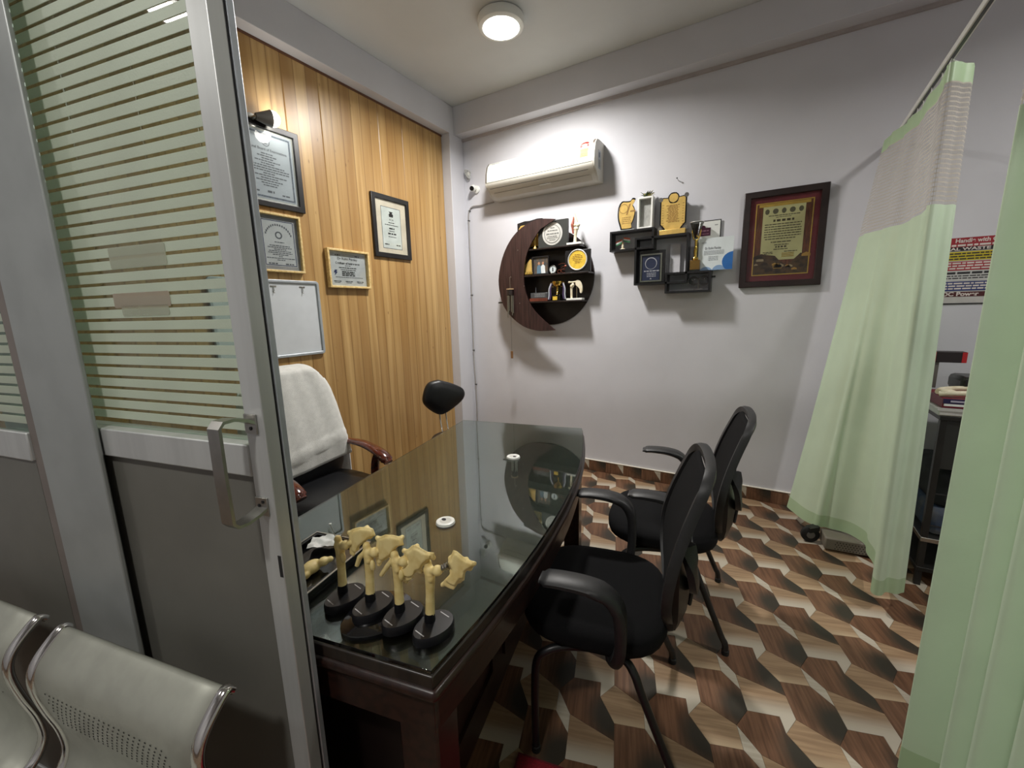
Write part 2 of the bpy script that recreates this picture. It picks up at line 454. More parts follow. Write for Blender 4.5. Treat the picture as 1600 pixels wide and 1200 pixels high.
TM = {'brown': tile_mat('tile_brown', (122, 90, 68), (92, 65, 48), 'b', 'brown'),
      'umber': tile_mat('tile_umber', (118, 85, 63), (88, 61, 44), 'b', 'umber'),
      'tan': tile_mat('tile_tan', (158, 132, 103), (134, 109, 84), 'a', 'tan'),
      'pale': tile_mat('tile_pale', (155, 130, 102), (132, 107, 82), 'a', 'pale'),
      'sliver': tile_mat('tile_sliver', (182, 174, 158), (168, 158, 141), 'a', 'sliver')}
def cell_pt(a, b):
    x, y = a * PT, b * PT
    return (P0[0] + x * math.cos(PH) - y * math.sin(PH), P0[1] + x * math.sin(PH) + y * math.cos(PH))
def clip(poly, f):
    """keep the side where f >= 0; poly: list of (point, uv)"""
    out = []
    for i in range(len(poly)):
        (p, a), (q, c) = poly[i], poly[(i + 1) % len(poly)]
        fp, fq = f(p), f(q)
        if fp >= 0: out.append((p, a))
        if (fp >= 0) != (fq >= 0):
            k = fp / (fp - fq)
            out.append(((p[0] + (q[0] - p[0]) * k, p[1] + (q[1] - p[1]) * k), (a[0] + (c[0] - a[0]) * k, a[1] + (c[1] - a[1]) * k)))
    return out
def inset(pts, d):
    n = len(pts); out = []
    ar = sum(pts[i][0] * pts[(i + 1) % n][1] - pts[(i + 1) % n][0] * pts[i][1] for i in range(n))
    sg = 1 if ar > 0 else -1
    for i in range(n):
        p, q, r = Vector(pts[i - 1]), Vector(pts[i]), Vector(pts[(i + 1) % n])
        e1 = (q - p).normalized(); e2 = (r - q).normalized()
        n1 = Vector((-e1.y, e1.x)) * sg; n2 = Vector((-e2.y, e2.x)) * sg
        m = (n1 + n2); m = m / max(0.3, m.length_squared / 2)
        out.append((q.x + m.x * d, q.y + m.y * d))
    return out
def tile_into(b, pts, uvs, z0, z1, mi=0):
    pts = inset(pts, 0.0005)
    uvl = b.bm.loops.layers.uv.verify()
    top = [b.v((p[0], p[1], z1)) for p in pts]; bot = [b.v((p[0], p[1], z0)) for p in pts]
    n = len(pts)
    f = b.face(top)
    if f:
        f.material_index = mi
        for lp, w in zip(f.loops, uvs): lp[uvl].uv = w
    for i in range(n):
        g = b.face([top[i], bot[i], bot[(i + 1) % n], top[(i + 1) % n]])
        if g:
            g.material_index = mi
            for lp in g.loops: lp[uvl].uv = uvs[i]
M_grout = mat('floor_joint', (92, 74, 58), 0.7)
floor = B().box(XL, XR, YB, D, -.06, -.003).done('floor', M_grout); struct(floor)
KEYS = list(PIECES)
tmesh = {}
for k in KEYS:
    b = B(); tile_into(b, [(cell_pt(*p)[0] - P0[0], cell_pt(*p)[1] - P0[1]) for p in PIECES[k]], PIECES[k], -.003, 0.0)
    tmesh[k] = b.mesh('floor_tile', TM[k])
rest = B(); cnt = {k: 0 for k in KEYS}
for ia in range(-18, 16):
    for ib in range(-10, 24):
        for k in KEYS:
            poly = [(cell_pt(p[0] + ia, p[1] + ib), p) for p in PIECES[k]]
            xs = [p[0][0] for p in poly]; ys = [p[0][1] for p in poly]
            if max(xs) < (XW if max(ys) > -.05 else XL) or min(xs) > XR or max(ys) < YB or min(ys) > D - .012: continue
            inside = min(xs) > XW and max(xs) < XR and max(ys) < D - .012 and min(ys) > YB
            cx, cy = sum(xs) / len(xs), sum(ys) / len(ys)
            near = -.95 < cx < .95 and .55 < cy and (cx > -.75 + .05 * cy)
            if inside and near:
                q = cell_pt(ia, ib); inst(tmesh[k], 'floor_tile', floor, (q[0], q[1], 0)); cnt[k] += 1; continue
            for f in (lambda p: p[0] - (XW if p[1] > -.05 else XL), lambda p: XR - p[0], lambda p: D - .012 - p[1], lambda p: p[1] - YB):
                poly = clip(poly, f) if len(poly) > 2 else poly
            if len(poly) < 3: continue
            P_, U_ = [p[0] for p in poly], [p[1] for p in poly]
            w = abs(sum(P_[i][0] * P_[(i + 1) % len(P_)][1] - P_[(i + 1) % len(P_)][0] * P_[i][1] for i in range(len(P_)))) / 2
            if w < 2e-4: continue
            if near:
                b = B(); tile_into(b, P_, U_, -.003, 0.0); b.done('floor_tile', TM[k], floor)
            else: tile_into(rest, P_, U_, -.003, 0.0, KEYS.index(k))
ro = rest.done('floor_tile_field', [TM[k] for k in KEYS], floor); ro['kind'] = 'stuff'

# ---- walls, ceiling, beams
struct(B().box(XW - .14, XR, D, D + .12, 0, ZC).done('wall_back', M_wall))
struct(B().box(XR, XR + .1, YB, D + .12, 0, ZC).done('wall_right', M_wall))
struct(B().box(XL, XR + .1, YB - .1, YB, 0, ZC).done('wall_front', M_wall))
struct(B().box(XL - .1, XL, YB - .1, -.02, 0, ZC).done('wall_waiting_side', M_wall))
struct(B().box(XL, XW - .14, -.08, -.02, 0, ZC).done('wall_waiting_end', M_wall))
struct(B().box(XL - .1, XR + .1, YB - .1, D + .12, ZC, ZC + .1).done('ceiling', M_ceil))
wl = struct(B().box(XW - .14, XW - .014, -.08, D, 0, ZC).done('wall_left', M_wall))
YWE = 3.148              # wood ends here at the column
# corner column, beams
struct(B().box(XW - .014, XC, YWE, D, 0, ZC).done('trim_1', M_wall, bevel=.004))
struct(B().box(XW - .014, XC, -.02, YWE, ZB, ZC).done('trim_2', M_wall, bevel=.003))
tb = struct(B().box(XC, XR, D - .128, D, ZB, ZC).done('trim_3', M_wall, bevel=.003))
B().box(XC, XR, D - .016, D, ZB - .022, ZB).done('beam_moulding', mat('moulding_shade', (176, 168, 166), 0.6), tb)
# wood panelling: planks with a groove between, dark strip on top
def plank_mat():
    t = NT('pine_panelling'); b = t.b
    geo = t.add('ShaderNodeNewGeometry'); sp = t.add('ShaderNodeSeparateXYZ'); t.link(geo.outputs['Position'], sp.inputs[0])
    mp = t.add('ShaderNodeMapping'); t.link(geo.outputs['Position'], mp.inputs[0]); mp.inputs['Scale'].default_value = (1, 16, 0.55)
    n1 = t.add('ShaderNodeTexNoise'); n1.inputs['Scale'].default_value = 1.6; n1.inputs['Detail'].default_value = 5; t.link(mp.outputs[0], n1.inputs['Vector'])
    c = mixc(t, sstep(t, n1.outputs['Fac'], .3, .72), srgb(196, 162, 108), srgb(164, 128, 78))
    # printed strips of different tone inside each board
    y = math_node(t, 'DIVIDE', math_node(t, 'SUBTRACT', sp.outputs[1], 3.148), 0.0817)
    wn = t.add('ShaderNodeTexWhiteNoise', noise_dimensions='1D'); t.link(math_node(t, 'FLOOR', y), wn.inputs[1])
    c = mixc(t, math_node(t, 'MULTIPLY', wn.outputs[0], .75), c, srgb(150, 112, 64))
    ed = sstep(t, math_node(t, 'ABSOLUTE', math_node(t, 'SUBTRACT', math_node(t, 'FRACT', y), .5)), .42, .5)
    c = mixc(t, math_node(t, 'MULTIPLY', ed, .6), c, srgb(118, 84, 46))
    # knots
    m2 = t.add('ShaderNodeMapping'); t.link(geo.outputs['Position'], m2.inputs[0]); m2.inputs['Scale'].default_value = (1, 22, 9)
    vo = t.add('ShaderNodeTexVoronoi'); vo.inputs['Scale'].default_value = 1.0; vo.inputs['Randomness'].default_value = 1.0; t.link(m2.outputs[0], vo.inputs['Vector'])
    wk = t.add('ShaderNodeSeparateColor'); t.link(vo.outputs['Color'], wk.inputs[0])
    kn = math_node(t, 'MULTIPLY', sstep(t, vo.outputs['Distance'], .2, .08), math_node(t, 'GREATER_THAN', wk.outputs[0], .55))
    c = mixc(t, math_node(t, 'MULTIPLY', kn, .85), c, srgb(98, 62, 30))
    t.link(c, b.inputs['Base Color']); b.inputs['Roughness'].default_value = .34; b.inputs['Specular IOR Level'].default_value = .45
    MATS['pine'] = t.m; return t.m
M_plank = plank_mat()
PWD = 0.2448
b = B(); g = .006
b.prism([(XW - .014, 0), (XW - .002, 0), (XW, g * .8), (XW, PWD - g * .8), (XW - .002, PWD), (XW - .014, PWD)], 0.0, ZB - .012, 'xy')
pm = b.mesh('plank', M_plank)
for i in range(13):
    inst(pm, 'plank', wl, (0, YWE - (i + 1) * PWD, 0))
B().box(XW - .014, XW + .006, YWE - 13 * PWD, YWE, ZB - .014, ZB - .001).done('top_strip', mat('dark_strip', (98, 62, 40), .5), wl)
# skirting along the back wall, cut from the same tiles
bb = struct(B().box(XC, XR, D - .009, D, 0, .096).done('baseboard_back', mat('skirting_bed', (84, 58, 44), .5)))
TMD = {k: None for k in KEYS}
for ia in range(-9, 9):
    for ib in (-1, 0, 1):
        for k in KEYS:
            poly = [(((p[0] + ia) * PT, (p[1] + ib + .78) * PT), p) for p in PIECES[k]]
            for f in (lambda p: p[0] - XC - .001, lambda p: XR - p[0], lambda p: p[1] - .001, lambda p: .0955 - p[1]):
                poly = clip(poly, f) if len(poly) > 2 else poly
            if len(poly) < 3: continue
            P_ = inset([p[0] for p in poly], .0005); U_ = [p[1] for p in poly]
            if max(p[0] for p in P_) - min(p[0] for p in P_) < .012: continue
            b = B(); uvl = b.bm.loops.layers.uv.verify()
            fr = [b.v((p[0], D - .012, p[1])) for p in P_]; bk = [b.v((p[0], D - .009, p[1])) for p in P_]
            f1 = b.face(fr)
            if f1:
                for lp, w in zip(f1.loops, U_): lp[uvl].uv = w
            for i in range(len(P_)): b.face([fr[i], bk[i], bk[(i + 1) % len(P_)], fr[(i + 1) % len(P_)]])
            b.done('skirting_tile', TM[{'pale': 'umber', 'tan': 'brown'}.get(k, k)], bb)
B().box(XC, XR, D - .014, D, .096, .100).done('skirting_bead', mat('pale_bead', (226, 220, 206), .5), bb)

# ---- aluminium partition and sliding door (turned by TH)
M_frost = translucent('frosted_film', (222, 228, 214), 0.5, 0.4, see=0.06, bscale=260, bstr=0.15, gloss=0.06)
def zrow(v, u=347, y=.54): return pD(u, v, y)[1]
ZS = zrow(431.7); PITCH = .0237; SLIT = .0064
door = sempty('door_1', dw(0, 0), TH)
DX0, DX1 = -1.52, -.650
M_al_d = M_alu
# stiles, rails
B().box(DX1 - .045, DX1, .520, .5485, .02, 2.25).done('stile', M_al_d, door, bevel=.002)
B().box(DX1 - .04, DX1 - .004, .5485, .5535, .02, 2.25).done('stile_groove', M_blk, door)
B().box(DX1 - .045, DX1, .5535, .567, .02, 2.25).done('stile', M_alu2, door, bevel=.002)
B().box(DX0, DX0 + .045, .520, .567, .02, 2.25).done('stile', M_al_d, door, bevel=.002)
B().box(DX0 + .045, DX1 - .045, .518, .567, 1.128, 1.190).done('rail', M_al_d, door, bevel=.003)
B().box(DX0 + .045, DX1 - .045, .520, .567, 2.19, 2.25).done('rail', M_al_d, door, bevel=.002)
B().box(DX0 + .045, DX1 - .045, .520, .567, .02, .12).done('rail', M_al_d, door, bevel=.002)
B().box(DX0 + .045, DX1 - .045, .530, .556, .12, 1.128).done('lower_panel', M_lam, door)
gp = B().box(DX0 + .045, DX1 - .045, .5400, .5445, 1.190, 2.19).done('glass_pane', M_clear, door)
sm = B().box(DX0 + .046, DX1 - .046, .5388, .5398, SLIT / 2, PITCH - SLIT / 2).mesh('frosted_strip', M_frost)
k0 = int((1.190 - ZS) / PITCH) - 1
for k in range(k0, 60):
    z = ZS + k * PITCH
    if z < 1.184 or z + PITCH > 2.2: continue
    inst(sm, 'frosted_strip', gp, (0, 0, z))
# peeled sticker traces
M_res = translucent('sticker_residue', (190, 190, 172), 0.3, 0.7, see=0.6)
M_res2 = translucent('pink_tape_residue', (186, 168, 152), 0.3, 0.7, see=0.5)
for (u0, v0, u1, v1), m in (((168, 388, 262, 413), M_res), ((176, 459, 268, 478), M_res2), ((190, 478, 266, 492), M_res)):
    a, c = pD(u0, v0, .538), pD(u1, v1, .538)
    B().prism(rrect(a[0], c[0], c[1], a[1], .004, 3), .5374, .5380).done('sticker_trace', m, gp)
# handle
hz0, hz1 = pD(405, 800, .52)[1], pD(390, 650, .52)[1]
hd = B()
hx = DX1 - .030
path = [(hx + .002, .519, hz1 - .012), (hx - .002, .505, hz1 - .004), (hx - .006, .485, hz1 + .002), (hx - .008, .468, hz1 + .001), (hx - .008, .460, hz1 - .008), (hx - .008, .459, (hz0 + hz1) / 2),
        (hx - .008, .460, hz0 + .008), (hx - .008, .468, hz0 - .001), (hx - .006, .485, hz0 - .002), (hx - .002, .505, hz0 + .004), (hx + .002, .519, hz0 + .012)]
hd.sweep(path, [(-.014, -.003), (.014, -.003), (.014, .003), (-.014, .003)], up=(1, 0, 0)) if False else None
rings = []
for i, p in enumerate(path):
    a = Vector(path[max(i - 1, 0)]); c = Vector(path[min(i + 1, len(path) - 1)]); t = (c - a).normalized()
    n_ = Vector((1, 0, 0)).cross(t).normalized()
    rings.append([Vector(p) + Vector((sx * .0135, 0, 0)) + n_ * sy for sx, sy in ((-1, -.0028), (1, -.0028), (1, .0028), (-1, .0028))])
hd.loft(rings)
ho = hd.done('handle', M_steel, door, smooth=30)
B().box(hx - .013, hx + .016, .5165, .5198, hz1 - .032, hz1 + .004).done('fixing_plate', M_steel, ho, bevel=.001)
B().box(hx - .013, hx + .016, .5165, .5198, hz0 - .004, hz0 + .032).done('fixing_plate', M_steel, ho, bevel=.001)
for z, dx_ in ((hz1 - .022, .002), (hz0 + .016, -.004), (hz0 + .024, .006)):
    B().lathe([(.0035, 0), (.0035, .0012), (.001, .0016)], (hx + dx_, .5166, z), 8, (0, -1, 0)).done('screw', M_blk, ho)
a, c = pD(434, 868, .52), pD(446, 903, .52)
B().box(a[0], a[0] + .0075, .5193, .5203, c[1], a[1]).done('lock_slot', M_rubber, door)
# fixed partition left of it
part = sempty('wall_partition', dw(0, 0), TH)
PX = pD(147, 682, .504)[0]; PL = pD(72, 745, .504)[0]
B().box(PL, PX, .504, .514, 0, 2.36).done('post', mat('grey_post', (158, 162, 160), .42, .3, var=.05, scale=8), part, bevel=.003)
B().box(PL - .034, PL, .506, .514, 0, 2.36).done('post_bead', mat('brown_grey_bead', (124, 116, 110), .5, .2), part, bevel=.002)
B().box(-2.52, PL - .034, .500, .516, 1.095, 1.165).done('rail', M_alu, part, bevel=.003)
B().box(-2.52, PL - .034, .506, .513, .06, 1.095).done('lower_panel', M_lam, part)
B().box(-2.52, PL - .034, .500, .516, 0, .06).done('rail', M_alu, part, bevel=.003)
B().box(-2.52, PL - .034, .500, .516, 2.28, 2.36).done('rail', M_alu, part, bevel=.003)
B().box(PX, 1.05, .490, .57, 2.28, 2.36).done('track', M_alu, part, bevel=.003)
g2 = B().box(-2.52, PL - .034, .508, .5125, 1.165, 2.28).done('glass_pane', M_clear, part)
s2 = B().box(-2.519, PL - .035, .5068, .5078, SLIT / 2, PITCH - SLIT / 2).mesh('frosted_strip', M_frost)
for k in range(-20, 60):
    z = ZS + k * PITCH
    if z < 1.16 or z + PITCH > 2.285: continue
    inst(s2, 'frosted_strip', g2, (0, 0, z))

# ================================================================ LAMPS
def ceiling_lamp(x, y, watt, label, spread=None):
    t = thing('ceiling_lamp', label, 'ceiling lamp', (x, y, ZC))
    B().lathe([(.118, 0), (.142, -.004), (.146, -.016), (.140, -.052), (.122, -.060), (.112, -.058)][::-1], (0, 0, 0), 40).done('housing', M_white, t, smooth=40)
    B().lathe([(.001, -.070), (.06, -.069), (.100, -.066), (.114, -.058), (.114, -.050), (.001, -.050)], (0, 0, 0), 40).done('diffuser', emit('lamp_diffuser', (255, 253, 246), 9.0), t, smooth=60)
    l = bpy.data.lights.new('lamp_light', 'AREA'); l.shape = 'DISK'; l.size = .22; l.energy = watt; l.spread = math.radians(156); l.color = (1.0, .97, .925)
    lo = bpy.data.objects.new('lamp_light', l); COL.objects.link(lo); lo.parent = t; lo.location = (0, 0, -.075)
    return t
lx, ly = pZ(783, 45, ZC - .06)[:2]
ceiling_lamp(lx, ly, LAMP_MAIN, 'round white ceiling lamp glowing above the desk')
ceiling_lamp(-2.45, -1.35, LAMP_WAIT, 'round white ceiling lamp over the waiting side behind the partition')
ceiling_lamp(-.35, -.85, LAMP_FILL, 'added round white fill lamp on the ceiling behind the viewer')  # unseen fill, added to brighten the back wall and curtains
ceiling_lamp(1.5, 1.7, LAMP_BAY, 'round white ceiling lamp over the curtained bay')
# picture lamp on the wood wall
wy, wz = pW(400, 183, .06)
t = thing('wall_lamp', 'small grey picture lamp with glowing bulb above the black framed certificate', 'wall lamp', (XW, wy, wz))
B().lathe([(.035, 0), (.035, .012), (.012, .016)], (0, 0, 0), 20, (1, 0, 0)).done('wall_plate', M_steel, t, smooth=40)
B().tube([(.01, 0, 0), (.045, 0, .006), (.06, .01, .008)], .008).done('arm', M_steel, t, smooth=60)
B().lathe([(.018, -.03), (.028, .0), (.046, .05), (.043, .05), (.02, -.005)], (.06, .03, .01), 20, (.2, 1, .12)).done('shade', mat('grey_enamel', (120, 116, 112), .4, .4), t, smooth=50)
bl = B().ball((.07, .088, .018), .042).done('bulb', emit('warm_bulb', (255, 250, 235), 14.0), t, smooth=180)
l = bpy.data.lights.new('bulb_light', 'POINT'); l.energy = LAMP_WALL; l.shadow_soft_size = .045; l.color = (1, .96, .9)
lo = bpy.data.objects.new('bulb_light', l); COL.objects.link(lo); lo.parent = t; lo.location = (.17, .15, .0)

# ================================================================ DESK
ZD = .735
dxL, dyB, dyN = -1.149, 2.308, .591
dxR = -.388
cx, cy = (dxL + dxR) / 2, (dyB + dyN) / 2
def bow(y, bulge=.098, e=0.0):
    k = (y - dyN) / (dyB - dyN); return dxR + e + bulge * (1 - abs(2 * k - 1) ** 2.0)
def desk_outline(e, n=22):
    ys = [dyN - e + (dyB - dyN + 2 * e) * i / n for i in range(n + 1)]
    return [(dxL - e, dyN - e)] + [(bow(min(max(y, dyN), dyB), e=e), y) for y in ys] + [(dxL - e, dyB + e)]
desk = thing('office_desk', 'dark mahogany office desk with a bowed visitor side', 'desk', dw(cx, cy), TH)
O = (cx, cy, 0)
B(O).prism(desk_outline(.002), ZD - .040, ZD - .0105, 'xy').done('desktop', M_desktop, desk, bevel=.003)
B(O).prism(desk_outline(.010), ZD - .066, ZD - .040, 'xy').done('edge_moulding', M_desk, desk, bevel=.010, seg=3)
B(O).ring(desk_outline(-.004), desk_outline(-.028), ZD - .150, ZD - .066, 'xy').done('apron', M_desk, desk)
for x, y in ((dxL + .05, dyN + .05), (dxR - .045, dyN + .05), (dxL + .05, dyB - .05), (dxR - .045, dyB - .05)):
    B(O).box(x - .045, x + .045, y - .045, y + .045, .0, ZD - .066).done('leg', M_desk, desk, bevel=.006)
B(O).box(dxL + .09, dxR - .09, dyN + .085, dyN + .103, .06, ZD - .15).done('end_panel', mat('black_brown_panel', (24, 15, 13), .4), desk)
B(O).box(dxL + .09, dxR - .09, dyB - .103, dyB - .085, .06, ZD - .15).done('end_panel', MATS['black_brown_panel'], desk)
B(O).box(dxR - .13, dxR - .11, dyN + .09, dyB - .09, .06, ZD - .15).done('modesty_panel', mat('deep_brown_panel', (46, 26, 20), .35), desk)
for i in range(3):
    y0 = dyN + .16 + i * .48
    oo = [(y0, .17), (y0 + .40, .17), (y0 + .40, .54), (y0, .54)]; ii = [(y0 + .04, .21), (y0 + .36, .21), (y0 + .36, .50), (y0 + .04, .50)]
    B(O).ring(oo, ii, dxR - .11, dxR - .098, 'yz').done('panel_moulding', M_desk, desk)
# drawer unit on the sitter's side
pd = B(O).box(dxL + .06, dxL + .48, dyB - .52, dyB - .11, .08, ZD - .15).done('pedestal', M_desk, desk, bevel=.004)
for k in range(3):
    dr = B(O).box(dxL + .045, dxL + .06, dyB - .505, dyB - .125, .10 + k * .155, .24 + k * .155).done('drawer', M_desk, pd, bevel=.003)
# glass sheet
def glass_mat():
    t = NT('desk_glass'); b = t.b
    b.inputs['Base Color'].default_value = (.80, .93, .87, 1); b.inputs['Roughness'].default_value = 0.0
    b.inputs['Transmission Weight'].default_value = 1.0; b.inputs['IOR'].default_value = 1.52
    nz = t.add('ShaderNodeTexNoise'); nz.inputs['Scale'].default_value = 30
    t.link(sstep(t, nz.outputs['Fac'], .55, .9), b.inputs['Roughness'])
    mu = math_node(t, 'MULTIPLY', sstep(t, nz.outputs['Fac'], .5, .9), .03); t.link(mu, b.inputs['Roughness'])
    MATS['desk_glass'] = t.m; return t.m
gl = B(O).prism(desk_outline(-.002), ZD - .0098, ZD, 'xy').done('glass_sheet', glass_mat(), None, bevel=.0015)
gl.location = dw(cx, cy); gl.rotation_euler = (0, 0, TH)
tag(gl, 'clear greenish glass sheet covering the desk top', 'glass sheet')
for (u, v), rot, lb in (((696, 814), 2.6, 'white round cable grommet on the desk nearest the bone models'), ((802, 713), -.6, 'white round cable grommet on the far end of the desk')):
    gx, gy = pDz(u, v, ZD + .006)
    g = thing('cable_grommet', lb, 'grommet', dw(gx, gy, ZD), TH + rot, 'cable grommets on the desk')
    B().lathe([(.001, .002), (.018, .002), (.018, .007), (.024, .009), (.030, .007), (.032, .0), (.001, .0)], (0, 0, 0), 28).done('rim', M_white, g, smooth=40)
    B().lathe([(.001, .0075), (.0215, .0075), (.0215, .004), (.001, .004)], (0, 0, 0), 24).done('cap', mat('pale_cap', (206, 206, 200), .35), g, smooth=30)
    B().lathe([(.001, .0082), (.009, .0082), (.009, .005), (.001, .005)], (.010, 0, 0), 18, sy=.75).done('cable_hole', M_rubber, g)

# ---- bone models on black bases
def kidney(w, l, n=28):
    return [(w / 2 * math.cos(a) * (1 + .12 * math.sin(a)), l / 2 * math.sin(a)) for a in [2 * math.pi * i / n for i in range(n)]]
def base_mesh(w, l, h, m, parent, name='base'):
    o1 = kidney(w, l); o2 = kidney(w * .93, l * .95)
    b = B(); b.loft([[(x, y, 0) for x, y in o1], [(x, y, h * .75) for x, y in o1], [(x, y, h) for x, y in o2]])
    return b.done(name, m, parent, smooth=35)
px, py = pDz(596, 980, ZD + .006)
tr = thing('display_plate', 'glossy black oval plate under the middle two bone models', 'plate', dw(*pDz(590, 957, ZD + .01), ZD), TH - .5)
base_mesh(.135, .165, .010, M_gbl, tr, 'plate_disc')
def bone_model(stem, top, hipbox, label, z0, kind, prongs=()):
    """stem: pixel of the peg foot, top: pixel of the femur top, hipbox: pixel box of the hip piece"""
    zb = ZD + z0 + .020
    fx, fy = pDz(stem[0], stem[1], zb)
    t = thing('hip_bone_model', label, 'bone model', dw(fx + .012, fy - .008, ZD + z0), TH - .35, 'bone models standing on the desk')
    base_mesh(.074, .100, .020, M_base, t)
    cR, sR = math.cos(.35), math.sin(.35)
    def loc(x, y): # desk frame -> local of the thing
        x, y = x - (fx + .012), y - (fy - .008); return (x * cR - y * sR, x * sR + y * cR)
    def P(u, v, dy=0.0):
        # pixel in the upright plane y' = fy + dy -> local
        x, z = pD(u, v, fy + dy); l_ = loc(x, fy + dy); return Vector((l_[0], l_[1], z - ZD - z0))
    f0 = P(*stem); f1 = P(*top)
    B().tube([f0 - Vector((0, 0, .004)), f0 + Vector((0, 0, .020))], lambda k: .0125 - .001 * k, 14).done('peg_socket', M_base, t, smooth=60)
    def femur(b):
        ax = f1 - f0
        b.tube([f0 + ax * k for k in (.10, .3, .5, .7, .85, .95)], lambda k: .0096 + .003 * abs(k - .4) + (.004 * max(0, k - .75)), 12)
        b.ball(f0 + ax * .98 + Vector((-.004, 0, 0)), (.013, .012, .013))
        b.ball(f0 + ax * 1.09 + Vector((-.008, 0, 0)), (.009, .009, .010))
        b.ball(f0 + ax * .86 + Vector((.006, -.004, 0)), (.007, .007, .009))
        b.tube([f0 + ax * .98, f0 + ax * 1.0 + Vector((.018, .002, .004))], .008, 10)
        b.ball(f0 + ax * 1.0 + Vector((.022, .002, .006)), .0115)
    organic('femur', M_bone, t, femur, .0022, 3)
    hp = [((u / 4.8 + 460), (v / 4.8 + 780)) for u, v in hipbox]
    cu_, cv_ = sum(p[0] for p in hp) / len(hp), sum(p[1] for p in hp) / len(hp)
    def Q(u, v, dy=0.0): return P(u, v, dy)
    def hip(b):
        n = len(hp)
        for dy0, dy1, k in ((-.004, .010, 1.0), (-.009, .014, .78)):
            lo = [b.v(P(cu_ + (u - cu_) * k, cv_ + (v - cv_) * k, dy0)) for u, v in hp]; hi = [b.v(P(cu_ + (u - cu_) * k, cv_ + (v - cv_) * k, dy1)) for u, v in hp]
            b.face(lo[::-1]); b.face(hi)
            for q in range(n): b.face([lo[q], lo[(q + 1) % n], hi[(q + 1) % n], hi[q]])
        for q in range(0, n, 3): b.ball(P(*hp[q], .003), (.0055, .006, .0055), 8, 6)
        for pr_ in prongs:
            pts_ = [P(u / 4.8 + 460, v / 4.8 + 780, -.004) for u, v in pr_]
            b.tube(pts_, lambda k: .0075 - .002 * k, 8)
    organic('hip_bone', M_bone, t, hip, .0022, 5)
    # link between femur head and hip bone
    hc = f0 + (f1 - f0) * 1.0 + Vector((.022, .002, .006)); q = P(cu_, cv_) if kind != 'screw' else P(700, 884)
    m = M_steel if kind == 'screw' else M_bone
    B().tube([hc, q], .0045 if kind == 'screw' else .006, 8).done('joint_pin', m, t, smooth=60)
    if kind == 'screw':
        d = (q - hc).normalized()
        sc = B()
        for i in range(5): sc.lathe([(.004, 0), (.008, .0025), (.004, .005)], hc + d * (.004 + i * .006), 10, d)
        sc.done('screw_thread', M_steel, t, smooth=40)
    else:
        B().ball(f0 + (f1 - f0) * .93 + Vector((.019, -.004, -.016)), (.006, .006, .013)).done('bone_chip', M_bone, t, smooth=180)
    # printed lines on the base
    for yy in (-.036, .034):
        pl = B()
        vs = [pl.v(p) for p in ((-.016, yy, .02005), (.012, yy, .02005), (.012, yy + .0022, .02005), (-.016, yy + .0022, .02005))]; pl.face(vs)
        pl.done('base_print', mat('pale_print', (170, 170, 172), .5), t)
    return t
bone_model((536, 924), (531, 851), [(410, 250), (430, 225), (490, 208), (545, 210), (590, 218), (612, 275), (570, 283), (540, 312), (500, 345), (470, 372), (447, 432), (415, 412), (408, 330)],
           'bone model on black base nearest the aluminium door', 0, 'wing', [[(530, 400), (490, 435), (468, 500)]])
bone_model((579, 937), (576, 862), [(622, 290), (680, 265), (740, 268), (808, 285), (822, 345), (780, 352), (745, 385), (720, 430), (660, 470), (635, 487), (612, 470), (608, 380)],
           'second bone model from the aluminium door, with a curved hip wing', .010, 'wing', [[(735, 460), (700, 500), (650, 572)]])
bone_model((625, 953), (620, 876), [(822, 385), (860, 370), (885, 342), (920, 350), (1000, 395), (1050, 400), (1045, 440), (1010, 455), (965, 500), (945, 542), (905, 548), (880, 605), (840, 615), (790, 600), (768, 572), (800, 520), (835, 500), (850, 470), (832, 430)],
           'third bone model from the aluminium door, hip block turned to the right', .010, 'block')
bone_model((672, 969), (672, 890), [(1170, 440), (1190, 380), (1220, 390), (1290, 450), (1368, 470), (1365, 495), (1320, 520), (1282, 545), (1275, 612), (1240, 612), (1195, 682), (1150, 665), (1112, 640), (1120, 610), (1160, 570), (1180, 535), (1165, 500), (1150, 470)],
           'bone model with a metal screw joint at the desk corner side', 0, 'screw')

# black tray with a bone piece, packet and needle, partly behind the door
tx, ty = pDz(500, 905, ZD + .015)
a = pDz(486, 925, ZD + .02); c = pDz(526, 873, ZD + .02)
tray = thing('display_tray', 'black edged flat case behind the bone models beside the door', 'case', dw(a[0] - .10, (a[1] + c[1]) / 2 + .02, ZD), TH)
hw, hl = .10, .14
B().box(-hw, hw, -hl, hl, 0, .006).done('case_floor', M_gbl, tray)
B().ring([(-hw, -hl), (hw, -hl), (hw, hl), (-hw, hl)], [(-hw + .012, -hl + .012), (hw - .012, -hl + .012), (hw - .012, hl - .012), (-hw + .012, hl - .012)], .006, .022, 'xy').done('case_rim', M_gbl, tray, bevel=.002)
B().ring([(-hw - .001, -hl - .001), (hw + .001, -hl - .001), (hw + .001, hl + .001), (-hw - .001, hl + .001)], [(-hw + .004, -hl + .004), (hw - .004, -hl + .004), (hw - .004, hl - .004), (-hw + .004, hl - .004)], .0225, .024, 'xy').done('metal_edge', M_steel, tray)
q = pDz(492, 883, ZD + .03)
bp_ = thing('bone_fragment', 'pale bone piece lying in the black edged case', 'bone piece', dw(q[0] - .012, q[1], ZD + .006), TH)
def frag(b):
    for p, r in (((0, 0, .016), (.022, .03, .016)), ((.022, .02, .024), (.014, .016, .012)), ((.034, .032, .026), (.009, .009, .008)), ((-.014, -.03, .014), (.012, .018, .012)), ((.01, -.028, .012), (.008, .016, .01))): b.ball(p, r)
organic('bone_body', M_bone, bp_, frag, .0028, 4)
q = pDz(508, 848, ZD + .02)
